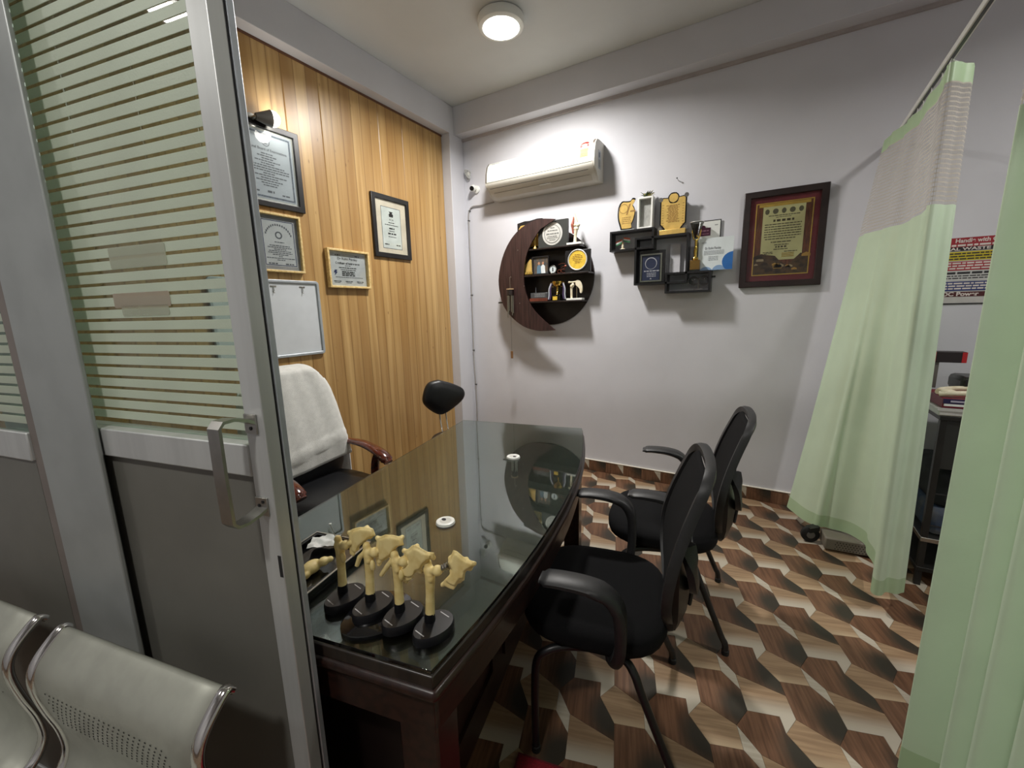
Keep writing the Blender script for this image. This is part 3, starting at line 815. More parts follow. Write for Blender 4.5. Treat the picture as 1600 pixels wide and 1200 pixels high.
pk = thing('paper_packet', 'crumpled white paper packet behind the bone piece', 'packet', dw(q[0], q[1], ZD + .0), TH + .5)
rg = random.Random(4)
B().grid(lambda u, v: ((u - .5) * .085, (v - .5) * .06, .024 + .006 * math.sin(9 * u + 3 * v) * math.sin(7 * v) + .004 * rg.random()), 12, 10).done('wrapper', mat('white_wrapper', (232, 234, 232), .3, var=.03), pk, smooth=50)
q0 = pD(529, 842, q[1] + .02); q1 = pD(516, 819, q[1] + .02)
nd = thing('pin', 'thin white headed pin standing behind the bone models', 'pin', dw(q0[0], q[1] + .02, ZD + .002), TH)
B().cyl((0, 0, 0), (q1[0] - q0[0], 0, q1[1] - ZD - .002), .0012).done('shaft', M_steel, nd)
B().lathe([(.001, 0), (.004, .001), (.004, .003), (.001, .004)], (q1[0] - q0[0], 0, q1[1] - ZD - .003), 10).done('head', M_white, nd)

# ================================================================ VISITOR CHAIRS (face -x in their own frame)
def visitor_chair(loc, rot, label):
    t = thing('visitor_chair', label, 'chair', loc, rot, 'visitor chairs at the desk')
    # seat cushion
    def so(e, z, fr=0):
        return [((-.055 + (x + 0) + (-.015 if x < 0 else 0)), y, z) for x, y in oval(.465 + e, .49 + e, 32, 3.0)]
    seat = B().loft([so(-.06, .400), so(-.01, .408), so(.0, .425), so(0, .445), so(-.02, .462), so(-.08, .470), so(-.25, .466)]).done('seat', M_fab, t, smooth=60)
    B().loft([so(-.10, .385), so(-.06, .388), so(-.05, .402)]).done('seat_pan', M_blk, t, smooth=40)
    # back: frame, mesh panel, lower shell
    def bx(z):      # depth of the back at height z
        k = (z - .42) / .56; return .175 + .10 * k + .035 * math.sin(math.pi * min(max(k, 0), 1)) * -1.0
    ol = []
    half = [(.00, .962), (.08, .961), (.135, .952), (.168, .925), (.182, .88), (.205, .78), (.222, .69), (.218, .62), (.19, .555), (.145, .505), (.11, .47), (.10, .44), (.06, .425), (0, .42)]
    hs = cr([(p[0], p[1], 0) for p in half], 4)
    right = [(h.x, h.y) for h in hs]; full = right + [(-x, z) for x, z in right[::-1][1:-1]]
    pts = [Vector((bx(z) - .45 * y * y, y, z)) for y, z in full]
    B().sweep(pts, [(-.012, -.014), (.012, -.014), (.015, 0), (.012, .014), (-.012, .014), (-.015, 0)], up=(1, 0, .1), closed=True).done('back_frame', M_blk2, t, smooth=60)
    # mesh panel as a fan of rows
    rows = []
    for k in range(25):
        z = .952 - (.952 - .50) * k / 24
        w = max(abs(y) for (y, zz) in [min(right, key=lambda q: abs(q[1] - z))]) - .004
        rows.append([(bx(z) - .006 - .45 * y * y - .012 * math.cos(math.pi * y / (2 * w + 1e-6)), y, z) for y in [w * (-1 + 2 * j / 10) for j in range(11)]])
    bmh = B(); vs = [[bmh.v(p) for p in r] for r in rows]
    for i in range(24):
        for j in range(10): bmh.face([vs[i][j], vs[i][j + 1], vs[i + 1][j + 1], vs[i + 1][j]])
    mo = bmh.done('mesh_panel', M_fab, t, smooth=60)
    md = mo.modifiers.new('thick', 'SOLIDIFY'); md.thickness = .006
    # lower rear shell and lumbar bracket
    sh = []
    for z, w, dp in ((.745, .185, .012), (.69, .195, .032), (.62, .185, .050), (.55, .160, .058), (.48, .128, .054), (.43, .10, .038), (.402, .07, .020)):
        x0_ = bx(max(z, .42))
        sh.append([(x0_ + .004 + dp * (1 - (j / 4.0) ** 2 * .55) - .45 * (w * j / 4) ** 2, w * j / 4, z) for j in range(-4, 5)] + [(x0_ + .002 - .45 * (w * j / 4) ** 2, w * j / 4, z) for j in range(4, -5, -1)])
    B().loft(sh).done('rear_shell', M_blk, t, smooth=50)
    lum = [(bx(.73) + .012, -.165, .760), (bx(.69) + .034, -.165, .690), (bx(.62) + .056, -.120, .605), (bx(.57) + .072, 0, .565), (bx(.62) + .056, .120, .605), (bx(.69) + .034, .165, .690), (bx(.73) + .012, .165, .760)]
    lp = cr(lum, 5)
    B().sweep(lp, [(-.010, -.020), (.010, -.020), (.013, 0), (.010, .020), (-.010, .020)], up=(0, .2, 1)).done('lumbar_support', M_blk2, t, smooth=60)
    br = B()
    br.tube([(bx(.57) + .068, -.035, .565), (bx(.5) + .060, -.035, .485), (bx(.5) + .060, .035, .485), (bx(.57) + .068, .035, .565)], .006, 8)
    br.done('adjuster_loop', M_blk2, t, smooth=60)
    for y in (-.06, .06):
        B().obox((bx(.66) + .048, y, .665), (0, .3 if y > 0 else -.3, 1), (0, 1, 0), (1, 0, 0), .05, .008, .006).done('back_rib', M_blk, t)
    # stem joining back and seat
    B().sweep([(.02, 0, .392), (.13, 0, .392), (.185, 0, .415), (bx(.47) + .01, 0, .50)], [(-.035, -.007), (.035, -.007), (.035, .007), (-.035, .007)], up=(0, 0, 1)).done('back_bracket', M_blk, t, smooth=40)
    # armrests
    for s_ in (-1, 1):
        pa = cr([(-.185, s_ * .288, .662), (-.13, s_ * .290, .668), (-.05, s_ * .290, .664), (.005, s_ * .288, .645), (.034, s_ * .284, .600), (.040, s_ * .276, .53), (.038, s_ * .262, .455), (.020, s_ * .235, .398), (-.005, s_ * .20, .388)], 5)
        def sec(k):
            w = .034 + (.004 if k < .35 else -.006 * min(1, (k - .35) / .3)); h_ = .009 + .007 * min(1, k / .45)
            if k < .03: w *= .72; h_ *= .7
            return [(w * c, h_ * d) for c, d in ((-1, -.4), (-.75, -1), (.75, -1), (1, -.4), (1, .4), (.75, 1), (-.75, 1), (-1, .4))]
        rings = []
        n = len(pa)
        for i, p in enumerate(pa):
            tt = (pa[min(i + 1, n - 1)] - pa[max(i - 1, 0)]).normalized(); sd = Vector((0, 1, 0)); nn = tt.cross(sd).normalized()
            rings.append([p + sd * x + nn * y for x, y in sec(i / (n - 1))])
        B().loft(rings).done('armrest', M_blk2, t, smooth=50)
    # legs
    for s_ in (-1, 1):
        lf = cr([(-.220, s_ * .247, .008), (-.221, s_ * .247, .20), (-.214, s_ * .245, .335), (-.180, s_ * .235, .376), (-.12, s_ * .21, .384), (-.03, s_ * .19, .384)], 5)
        B().tube(lf, .0125, 10).done('leg', M_blk, t, smooth=60)
        lr = cr([(-.03, s_ * .19, .384), (.045, s_ * .205, .382), (.078, s_ * .222, .355), (.105, s_ * .232, .29), (.190, s_ * .246, .085), (.208, s_ * .248, .05), (.212, s_ * .248, .008)], 5)
        B().tube(lr, .0125, 10).done('leg', M_blk, t, smooth=60)
        for x in (-.220, .212): B().lathe([(.001, 0), (.0145, 0), (.0145, .02), (.012, .022)], (x, s_ * .2475, 0), 10).done('foot_cap', M_rubber, t)
    B().cyl((-.03, -.19, .384), (-.03, .19, .384), .011).done('cross_tube', M_blk, t, smooth=60)
    return t
ch1 = visitor_chair(dw(-.105, 1.318), TH, 'black mesh back visitor chair nearest the camera, beside the desk')
dup(ch1, dw(.118, 1.935), TH - .066, 'black mesh back visitor chair nearest the white wall, partly behind the other')

# ================================================================ WAITING BENCH
bx0, bx1 = -1.210, -.715
bench = thing('waiting_bench', 'perforated steel waiting bench seats with chrome edges in front of the partition', 'bench', dw((bx0 + bx1) / 2, .2), TH)
O = ((bx0 + bx1) / 2, .2, 0)
prof = cr([(0, .434, .750), (0, .424, .757), (0, .402, .741), (0, .378, .716), (0, .366, .690), (0, .364, .655), (0, .372, .60), (0, .386, .53), (0, .385, .47), (0, .350, .425), (0, .27, .415), (0, .15, .428), (0, .04, .436), (0, -.02, .428), (0, -.045, .405)], 5)
M_shell = mat('silver_grey_shell', (160, 161, 150), .5, .35, var=.05, scale=20)
def shell(x0, x1):
    b = B(O); n = len(prof)
    vs = [[b.v((x, p.y, p.z)) for x in [x0 + (x1 - x0) * j / 6 for j in range(7)]] for p in prof]
    for i in range(n - 1):
        for j in range(6): b.face([vs[i][j], vs[i][j + 1], vs[i + 1][j + 1], vs[i + 1][j]])
    o = b.done('seat_shell', M_shell, bench, smooth=60)
    m = o.modifiers.new('thick', 'SOLIDIFY'); m.thickness = .003; m.offset = 0
    for x, e in ((x0, -1), (x1, 1)):
        tb_ = B(O); tb_.sweep([(x + e * .002, p.y, p.z) for p in prof], oval(.016, .024, 10, 2.4), up=(1, 0, 0)); tb_.done('edge_trim', M_chr, o, smooth=60)
    pb = B(O)                        # rows of small punched holes
    rg = random.Random(3)
    for zi in range(8):
        z = .664 - zi * .0118
        yy = np.interp(z, [p.z for p in prof[:36]][::-1], [p.y for p in prof[:36]][::-1])
        for xi in range(int((x1 - x0 - .12) / .0150)):
            x = x0 + .045 + xi * .0150 + (.0075 if zi % 2 else 0)
            c = (x, yy - .0022, z); r = .0022
            vs = [pb.v((c[0] + r * math.cos(k * math.pi / 3), c[1], c[2] + r * math.sin(k * math.pi / 3))) for k in range(6)]; pb.face(vs)
    ph = pb.done('perforation', M_rubber, o); ph['kind'] = 'stuff'
    return o
shell(bx0, bx1); shell(bx0 - .598, bx0 - .097)
B(O).box(bx0 - .62, bx1 + .06, .15, .21, .335, .395).done('beam', mat('bench_beam_grey', (120, 120, 116), .4, .5), bench, bevel=.004)
for x in (bx0 - .35, bx1 - .2):
    B(O).box(x - .03, x + .03, .10, .30, .395, .424).done('seat_bracket', MATS['bench_beam_grey'], bench)
    B(O).sweep([(x, -.04, .012), (x, .08, .06), (x, .18, .335)], oval(.05, .03, 10), up=(1, 0, 0)).done('leg', M_chr, bench, smooth=50)
    B(O).sweep([(x, .40, .012), (x, .28, .06), (x, .18, .335)], oval(.05, .03, 10), up=(1, 0, 0)).done('leg', M_chr, bench, smooth=50)

# ================================================================ EXECUTIVE CHAIR (faces +x) AND TOWEL
ex, ey = -1.98, 1.27
ec = thing('executive_chair', 'black leather executive chair with polished mahogany arms behind the desk', 'chair', (ex, ey, 0))
def sec_oval(c, w, h, z): return [(c + x, y, z) for x, y in oval(w, h, 24, 3)]
B().loft([sec_oval(.03, .42, .40, .40), sec_oval(.03, .52, .50, .42), sec_oval(.03, .53, .51, .47), sec_oval(.03, .50, .48, .505), sec_oval(.03, .30, .30, .515)]).done('seat', M_lea, ec, smooth=60)
bk = []
for z, x, w, th in ((.46, -.17, .46, .09), (.55, -.165, .52, .12), (.68, -.17, .54, .13), (.85, -.195, .52, .13), (.97, -.222, .46, .13), (1.05, -.240, .40, .12), (1.095, -.254, .30, .08), (1.105, -.256, .16, .03)):
    bk.append([(x + a, b_, z) for a, b_ in oval(th, w, 24, 2.8)])
B().loft(bk).done('backrest', M_lea, ec, smooth=60)
for s_ in (-1, 1):
    pa = cr([(-.20, s_ * .255, .655), (-.10, s_ * .262, .672), (.03, s_ * .265, .672), (.14, s_ * .264, .650), (.205, s_ * .262, .622), (.240, s_ * .260, .592)], 6)
    def sec(k):
        w = .024 + .014 * min(1, k * 1.6); h_ = .014 + .010 * k
        if k > .93: w *= .75; h_ *= .75
        return [(w * math.cos(a), h_ * math.sin(a)) for a in [2 * math.pi * i / 14 for i in range(14)]]
    ar = B().sweep(pa, sec).done('armrest', M_mahog, ec, smooth=70)
    sp_ = cr([(.155, s_ * .262, .635), (.130, s_ * .262, .58), (.122, s_ * .26, .52), (.13, s_ * .25, .46), (.10, s_ * .22, .43)], 5)
    B().sweep(sp_, oval(.05, .035, 12), up=(1, 0, 0)).done('arm_support', M_mahog, ec, smooth=60)
B().cyl((0.03, 0, .12), (.03, 0, .41), .028).done('gas_column', M_blk, ec, smooth=50)
for k in range(5):
    a = math.radians(20 + 72 * k); d = Vector((math.cos(a), math.sin(a), 0))
    B().sweep([Vector((.03, 0, .125)) + d * .02, Vector((.03, 0, .105)) + d * .16, Vector((.03, 0, .085)) + d * .29], oval(.045, .03, 10)).done('base_arm', M_mahog, ec, smooth=50)
    c = Vector((.03, 0, .028)) + d * .29
    B().lathe([(.001, -.012), (.028, -.012), (.028, .012), (.001, .012)], c, 16, d.cross(Vector((0, 0, 1)))).done('castor', M_blk, ec, smooth=40)
# towel draped over the back
def towel(u, v):
    # u across, v from the front hem over the top to the rear hem
    s_ = v * 1.62
    if s_ < .60: z = .585 + s_ * .875; k = 0
    elif s_ < .80:
        a = (s_ - .60) / .20 * math.pi; z = 1.110 + .030 * math.sin(a); k = (s_ - .60) / .20
    else: z = 1.110 - (s_ - .80) * .92; k = 1
    zc = min(max(z, .585), 1.14)
    xb = -.165 - .06 * max(0, (zc - .68)) / .4 * 1.3 - .03 * max(0, zc - 1.0)
    x = xb + (.085 if k == 0 else (.085 * math.cos(k * math.pi) if k < 1 else -.085))
    w = np.interp(zc, [.58, .66, .9, 1.0, 1.08, 1.14], [.315, .295, .270, .250, .220, .170])
    y = (u * 2 - 1) * w
    e = abs(u * 2 - 1)
    wrap = max(0, e - .80) / .20
    x += (-.085 * wrap ** 1.5 if k < .5 else .085 * wrap ** 1.5)
    z -= .05 * max(0, e - .7) / .3 * (1 if .55 < v * 1.62 < .86 else .3)
    if k == 0: z += .055 * (u - .5) * (1 - s_ / .6)
    x += .0016 * math.sin(u * 17 + 2 * v) + .0012 * math.sin(u * 31 + v * 7) + .007 * math.exp(-((zc - .70 - .06 * (u - .5)) / .012) ** 2) + .006 * math.exp(-((zc - .672 - .06 * (u - .5)) / .008) ** 2)
    return (x, y, z)
tw = thing('towel', 'white terry towel draped over the executive chair back', 'towel', (ex, ey, 0))
o = B().grid(towel, 48, 90).done('cloth', M_towel, tw, smooth=180)
md = o.modifiers.new('thick', 'SOLIDIFY'); md.thickness = .008; md.offset = 1

# ================================================================ STOOL WITH BACKREST
sx, sy = -2.02, 2.36
st = thing('doctor_stool', 'black padded stool with a rounded triangular backrest near the wood wall', 'stool', (sx, sy, 0), math.radians(-30))
# local: backrest faces +x
B().lathe([(.001, .45), (.15, .45), (.175, .465), (.18, .49), (.165, .510), (.10, .516), (.001, .516)], (.14, .02, 0), 30).done('seat', M_lea, st, smooth=50)
B().cyl((.12, 0, .12), (.12, 0, .45), .022).done('column', M_chr, st, smooth=50)
for k in range(5):
    a = math.radians(72 * k); d = Vector((math.cos(a), math.sin(a), 0))
    B().sweep([Vector((.12, 0, .12)) + d * .02, Vector((.12, 0, .08)) + d * .24], oval(.035, .022, 10)).done('base_arm', M_chr, st, smooth=50)
    B().lathe([(.001, -.01), (.025, -.01), (.025, .01), (.001, .01)], Vector((.12, 0, .0255)) + d * .24, 14, d.cross(Vector((0, 0, 1)))).done('castor', M_blk, st, smooth=40)
tri = cr([(0.0, -.035, .128), (0, .08, .085), (0, .163, .03), (0, .150, -.045), (0, .02, -.128), (0, -.06, -.133), (0, -.155, -.05), (0, -.158, .03), (0, -.115, .11), (0, -.035, .128)], 6)[:-1]
zc_ = .790
def tr_(k, x): return [(x, p.y * k, zc_ + p.z * k) for p in tri]
B().loft([tr_(.90, -.03), tr_(.99, -.022), tr_(1.0, -.005), tr_(.97, .012), tr_(.86, .026), tr_(.5, .034), tr_(.1, .036)]).done('backrest', M_lea, st, smooth=70)
for y in (-.025, .025):
    B().tube(cr([(-.035, y, .74), (-.05, y, .66), (-.04, y, .58), (0, y, .50), (.08, y, .455)], 5), .006, 8).done('back_rod', M_chr, st, smooth=60)

# ================================================================ AIR CONDITIONER AND WALL GEAR
axr, azb = pA(943, 287, 0.0); axl = pA(781, 316, 0.0)[0]; azt = pA(943, 225, 0)[1]
axl -= .012
ac = thing('air_conditioner', 'white split air conditioner high on the back wall', 'air conditioner', ((axl + axr) / 2, D, azb))
aw = (axr - axl) / 2; ah = azt - azb
prof_ = [(0, 0), (-.10, 0), (-.155, .045), (-.200, .085), (-.212, .11), (-.205, .18), (-.185, .245), (-.15, .278), (-.10, ah), (0, ah)]
M_ac = mat('warm_white_plastic', (200, 202, 194), .3, var=.015)
M_acs = mat('ac_side_plastic', (206, 203, 194), .38, var=.02)
M_acg = mat('ac_silver_line', (150, 135, 125), .3, .6)
B().prism(prof_, -aw + .012, aw - .012, 'yz').done('body', M_acs, ac, bevel=.003)
for sgn in (-1, 1):
    x0, x1 = sorted((sgn * aw, sgn * (aw - .012)))
    B().prism([(y * 1.0, z) for y, z in prof_], x0, x1, 'yz').done('end_cap', M_acs, ac, bevel=.003)
fp = [(-.198, .092), (-.2145, .112), (-.2085, .18), (-.189, .243), (-.158, .276), (-.13, .285)]
fp_in = [(y + .009, z - .002) for y, z in fp]
front = B().prism(rrect(-aw + .008, aw - .008, 0, 1, .02, 4), 0, .001) if False else None
fb = B(); n = len(fp)
fb.prism(fp + fp_in[::-1], -aw + .016, aw - .022, 'yz')
fr = fb.done('front_panel', M_ac, ac, bevel=.0015)
B().prism([(y + .0015, z) for y, z in fp] + fp_in[::-1], aw - .022, aw - .010, 'yz').done('trim_strip', M_acg, ac)
B().prism([(y + .0015, z) for y, z in fp] + fp_in[::-1], -aw + .006, -aw + .016, 'yz').done('trim_strip', mat('ac_dark_line', (60, 50, 48), .3), ac)
# louvre flap and slots on the sloping underside
def on_slope(k, out=0.0):   # from lower rear (-.10,0) to front edge (-.200,.085)
    y = -.10 - .10 * k; z = .085 * k; nrm = Vector((-.65, -.76)); return (y + nrm.x * out, z + nrm.y * out)
def slope_plate(k0, k1, x0, x1, out, name, m):
    a, c = on_slope(k0, out), on_slope(k1, out); a2, c2 = on_slope(k0, -.004), on_slope(k1, -.004)
    return B().prism([a, c, c2, a2], x0, x1, 'yz').done(name, m, ac)
slope_plate(.10, .46, -aw + .05, aw - .05, .0035, 'louvre_flap', M_acs)
slope_plate(.47, .50, -aw + .05, aw - .06, .0012, 'slot', M_blk)
slope_plate(.80, .825, -aw + .03, aw - .06, .0012, 'slot', M_blk)
slope_plate(.40, .46, .0, .10, .005, 'flap_tab', M_white)
# labels on the front: rating sticker, small marks
def on_front(z, out):
    zs = [p[1] for p in fp]; ys = [p[0] for p in fp]; return np.interp(z, zs, ys) - out
def sticker(x0, x1, z0, z1, m, name, out=.0006):
    b = B(); vs = [b.v(p) for p in ((x0, on_front(z0, out), z0), (x1, on_front(z0, out), z0), (x1, on_front((z0 + z1) / 2, out), (z0 + z1) / 2), (x0, on_front((z0 + z1) / 2, out), (z0 + z1) / 2), (x1, on_front(z1, out), z1), (x0, on_front(z1, out), z1))]
    b.face([vs[0], vs[1], vs[2], vs[3]]); b.face([vs[3], vs[2], vs[4], vs[5]]); return b.done(name, m, fr)
sticker(aw - .115, aw - .050, .150, .212, mat('yellow_sticker', (196, 186, 60), .5), 'rating_sticker')
for i in range(4): sticker(aw - .105, aw - .062, .158 + i * .013, .163 + i * .013, mat('sticker_ink', (86, 78, 36), .5), 'sticker_line', .0012)
sb = B()
for i in range(9):
    a = math.radians(-20 + i * 27.5); c = (aw - .083 + .028 * math.cos(a), .238 + .020 * math.sin(a))
    vs = [sb.v((c[0] + .010 * math.cos(q), on_front(c[1] + .010 * math.sin(q), .0008), c[1] + .010 * math.sin(q))) for q in [k * math.pi / 3 for k in range(6)]]; sb.face(vs)
sb.done('star_fan', mat('sticker_red', (150, 50, 44), .5), fr)
sticker(aw - .098, aw - .070, .230, .246, mat('sticker_cream', (236, 224, 190), .4), 'star_centre', .0012)
sticker(aw - .112, aw - .062, .122, .134, mat('small_grey_mark', (136, 140, 136), .4), 'small_mark')
sticker(-aw + .05, -aw + .085, .262, .266, mat('grey_mark', (110, 110, 110), .4), 'brand_mark'); sticker(-aw + .09, -aw + .125, .262, .2655, MATS['small_grey_mark'], 'brand_mark')
sticker(-.05, .0, .125, .130, MATS['small_grey_mark'], 'brand_mark')
sb = B().box(aw, aw + .0008, -.13, -.075, .08, .21).done('side_label', mat('blue_grey_label', (168, 176, 184), .4), ac)
B().box(aw + .0008, aw + .0014, -.118, -.095, .16, .195).done('label_mark', mat('label_dark', (86, 100, 116), .4), sb)
B().box(aw + .0008, aw + .0014, -.118, -.088, .095, .145).done('label_mark', mat('label_mid', (140, 140, 138), .4), sb)

# conduit from the unit down the corner
cpts = [pA(u, v, .006) for u, v in ((772, 316), (752, 321), (739, 323), (734, 330), (733, 345), (736, 420), (739, 500), (741, 560), (744, 600), (746, 640), (747, 690))]
cpath = cr([(x, D - .012, z) for x, z in cpts if z > .2] + [(cpts[-1][0] + .003, D - .012, .13)], 4)
cn = thing('cable', 'thin grey cable running from the air conditioner down the wall corner', 'cable', (cpath[-1].x, D, 0))
B((cpath[-1].x, D, 0)).tube(cpath, .0055, 8).done('sheath', M_tape, cn, smooth=60)
for k in (.3, .42, .55, .68, .8):
    p = cpath[int(k * (len(cpath) - 1))] - Vector((cpath[-1].x, D, 0)); B().box(p.x - .008, p.x + .008, p.y - .007, -.001, p.z - .003, p.z + .003).done('clip', M_blk2, cn)
# wall camera
cx_, cz_ = pA(738, 294, .05)
cc = thing('security_camera', 'small white security camera beside the air conditioner', 'camera', (cx_, D, cz_))
B().lathe([(.034, 0), (.034, .012), (.026, .018), (.001, .018)], (.016, 0, -.006), 24, (0, -1, 0)).done('mount_plate', M_white, cc, smooth=40)
B().ball((.004, -.04, 0), .031).done('body', M_white, cc, smooth=180)
B().lathe([(.020, .0), (.020, .012), (.001, .012)], (.006, -.062, -.006), 20, (.25, -1, -.22)).done('lens', M_gbl, cc, smooth=40)
w_, z_ = pA(731, 273, .02)
cw = thing('cable_coil', 'loose coil of clear and white cable above the security camera', 'cable', (w_, D, z_))
rg = random.Random(2)
for k in range(4):
    pts = [(.024 * math.cos(a + k) * (1 + .15 * math.sin(3 * a)), -.012 - .008 * k, .040 * math.sin(a + k * .6) + .004 * math.cos(2 * a)) for a in [2 * math.pi * i / 20 for i in range(20)]]
    B().tube(pts, .0032, 6, closed=True).done('loop', mat('milky_cable', (196, 196, 192), .35), cw, smooth=60)
B().ball((.006, -.022, -.002), (.02, .016, .024)).done('plug', mat('milky_plug', (205, 204, 198), .35), cw, smooth=180)
# nail
nx, nz = pA(1060, 282, .01)
na = thing('nail', 'bare nail in the wall above the gold plaque', 'nail', (nx, D, nz))
B().cyl((0, .0, 0), (-.006, -.03, .012), .0022).done('shank', M_steel, na); B().cyl((-.006, -.03, .012), (-.0065, -.032, .013), .005).done('head', M_rubber, na)

# ================================================================ CRESCENT SHELF
OFF = .150
mcx, mcz = -1.578, 1.686
ms = thing('crescent_shelf', 'dark walnut crescent moon wall shelf on the white wall', 'shelf', (mcx, D, mcz))
def L(u, v, off): x, z = pA(u, v, off); return (x - mcx, z - mcz)
outer = [L(u, v, OFF) for u, v in ((868, 342), (845, 342), (825, 349), (806, 364), (792, 385), (783, 410), (779, 438), (782, 463), (789, 482), (803, 499), (820, 511), (838, 516.5), (852, 517), (868, 516))]
innr = [L(u, v, OFF) for u, v in ((864, 513), (845, 496), (831, 480), (822.5, 461), (818.5, 441), (818.5, 422), (822, 400), (831, 378), (844, 358))]
oc = [(p.x, p.y) for p in cr([(a, c, 0) for a, c in outer], 4)]; ic = [(p.x, p.y) for p in cr([(a, c, 0) for a, c in innr], 4)]
B().prism(oc + ic, -OFF, -OFF + .012).done('crescent_front', M_wal, ms)
bc = (L(929, 430, 0)[0] - .400, L(929, 430, 0)[1])
disc = [(bc[0] + .40 * math.cos(a), bc[1] + .40 * math.sin(a)) for a in [2 * math.pi * i / 64 for i in range(64)]]
B().prism(disc, -.012, 0).done('back_disc', M_dkbrown, ms)
def shelf_row(pl, pr_, name='shelf_board', depth=.142):
    (xl, zl), (xr, zr) = L(*pl, OFF - .01), L(*pr_, OFF - .01)
    z = (zl + zr) / 2
    k = math.sqrt(max(0, .40 ** 2 - (z - bc[1]) ** 2))
    xr2 = bc[0] + k; xl2 = max(bc[0] - k, L(800, 430, OFF)[0])
    B().box(xl2, xr2, -depth, -.012, z - .012, z).done(name, M_dkbrown, ms, bevel=.001); return z, xr2
z1, r1 = shelf_row((826, 387.5), (917, 382)); z2, r2 = shelf_row((818, 430), (927, 424)); z3, r3 = shelf_row((824, 472), (921, 467.5))
for u, v in ((809, 391), (819, 447), (812, 474)):
    x, z = L(u, v, OFF); B().lathe([(.004, 0), (.003, .002), (.001, .003)], (x, -OFF, z), 10, (0, -1, 0)).done('screw', M_steel, ms)
x, z = L(782, 473, .1); B().box(x - .02, x + .03, -.105, -.095, z - .006, z + .006).done('bracket', M_blk, ms)
def at_shelf(u, v, zrow, off): # place on a shelf: x from pixel, z the board
    return pA(u, v, off)[0], D - off, mcz + zrow
# ---- things on the crescent shelf
def plaque_stand(u0, u1, v0, v1, zrow, off, name, label, m, tilt=.12, th=.012):
    xa, za = pA(u0, v1, off); xb, zb = pA(u1, v0, off)
    t = thing(name, label, 'plaque', ((xa + xb) / 2, D - off, mcz + zrow)); w, h = (xb - xa), zb - (mcz + zrow)
    return t, w, h
# silver disc plaque
t, w, h = plaque_stand(842, 888, 341, 385, z1, .115, 'silver_plaque', 'black plaque with a round silver plate on the top shelf of the crescent', M_blk)
B().prism([(-w / 2, 0), (w / 2, 0), (w / 2, h), (-w / 2, h)], -.012, .012).done('backing', mat('charcoal_board', (52, 54, 52), .45), t, bevel=.002)
pl = B().lathe([(.001, 0), (h * .40, 0), (h * .425, -.003), (h * .43, .002), (.001, .003)][::-1], (-.002, -.012, h * .50), 40, (0, -1, 0)).done('silver_disc', M_sil, t, smooth=30)
b = B(); b.ring([(h * .345 * math.cos(a) - .002, h * .5 + h * .345 * math.sin(a)) for a in [2 * math.pi * i / 40 for i in range(40)]], [(h * .33 * math.cos(a) - .002, h * .5 + h * .33 * math.sin(a)) for a in [2 * math.pi * i / 40 for i in range(40)]], -.0165, -.0155); b.done('engraved_ring', mat('grey_ink', (120, 122, 120), .5), t)
b = B()
for i, (k, wd, th) in enumerate(((.72, .035, .005), (.62, .08, .006), (.50, .10, .008), (.40, .08, .005), (.34, .09, .004), (.27, .05, .004))): b.dashes(-wd * .55, wd * .55, h * k, th, -.0165, i)
b.done('lettering', mat('grey_ink', (120, 122, 120), .5), t)
# plaque peeping over the crescent
t, w, h = plaque_stand(810, 848, 341, 385, z1, .06, 'gold_corner_plaque', 'plaque with a gold corner behind the top of the crescent', M_blk)
B().prism([(-w / 2, 0), (w / 2, 0), (w / 2, h), (w * .30, h * 1.01), (0, h * .97), (-w * .2, h * .98), (-w / 2, h * .93)], -.010, .010).done('backing', M_blkfr, t)
B().prism([(-w * .44, h * .12), (w * .44, h * .12), (w * .30, h * .90), (-.0, h * .86), (-w * .36, h * .84), (-w * .44, h * .74)], -.012, -.010).done('gold_sheet', M_goldpaper, t)
# small gold statuette beside the silver plaque
x, y, z = at_shelf(836, 384, z1, .11)
t = thing('gold_statuette', 'tiny gold statuette between crescent and silver plaque', 'statuette', (x, y, z))
B().lathe([(.001, 0), (.018, 0), (.016, .01), (.007, .02), (.006, .05), (.010, .07), (.012, .085), (.006, .10), (.009, .112), (.001, .122)], (0, 0, 0), 14).done('figure', M_gold, t, smooth=60)
# knee model
x, y, z = at_shelf(899, 384, z1, .11)
t = thing('knee_model', 'knee joint model with red muscle on a white base, top of the crescent shelf', 'bone model', (x, y, z))
B().box(-.062, .062, -.035, .035, 0, .016).done('base', M_white, t, bevel=.002)
def kn(b):
    b.tube([(-.004, 0, .014), (0, 0, .07), (.004, 0, .10), (.008, 0, .118)], lambda k: .012 + .005 * abs(k - .3), 10)
    b.ball((.008, 0, .122), (.022, .018, .016)); b.ball((.024, -.004, .148), (.017, .016, .016)); b.ball((.002, -.002, .150), (.016, .016, .015))
    b.tube([(.014, 0, .155), (.004, 0, .19), (-.004, 0, .215), (-.008, 0, .245)], lambda k: .014 - .007 * k, 10)
organic('bones', M_bonew, t, kn, .003, 3)
def kr(b):
    b.tube([(-.016, -.006, .085), (-.020, -.008, .13), (-.022, -.006, .155), (-.016, -.004, .19), (-.013, 0, .215)], lambda k: .007 + .008 * math.exp(-((k - .45) / .2) ** 2), 10)
organic('muscle', M_bonered, t, kr, .003, 2)
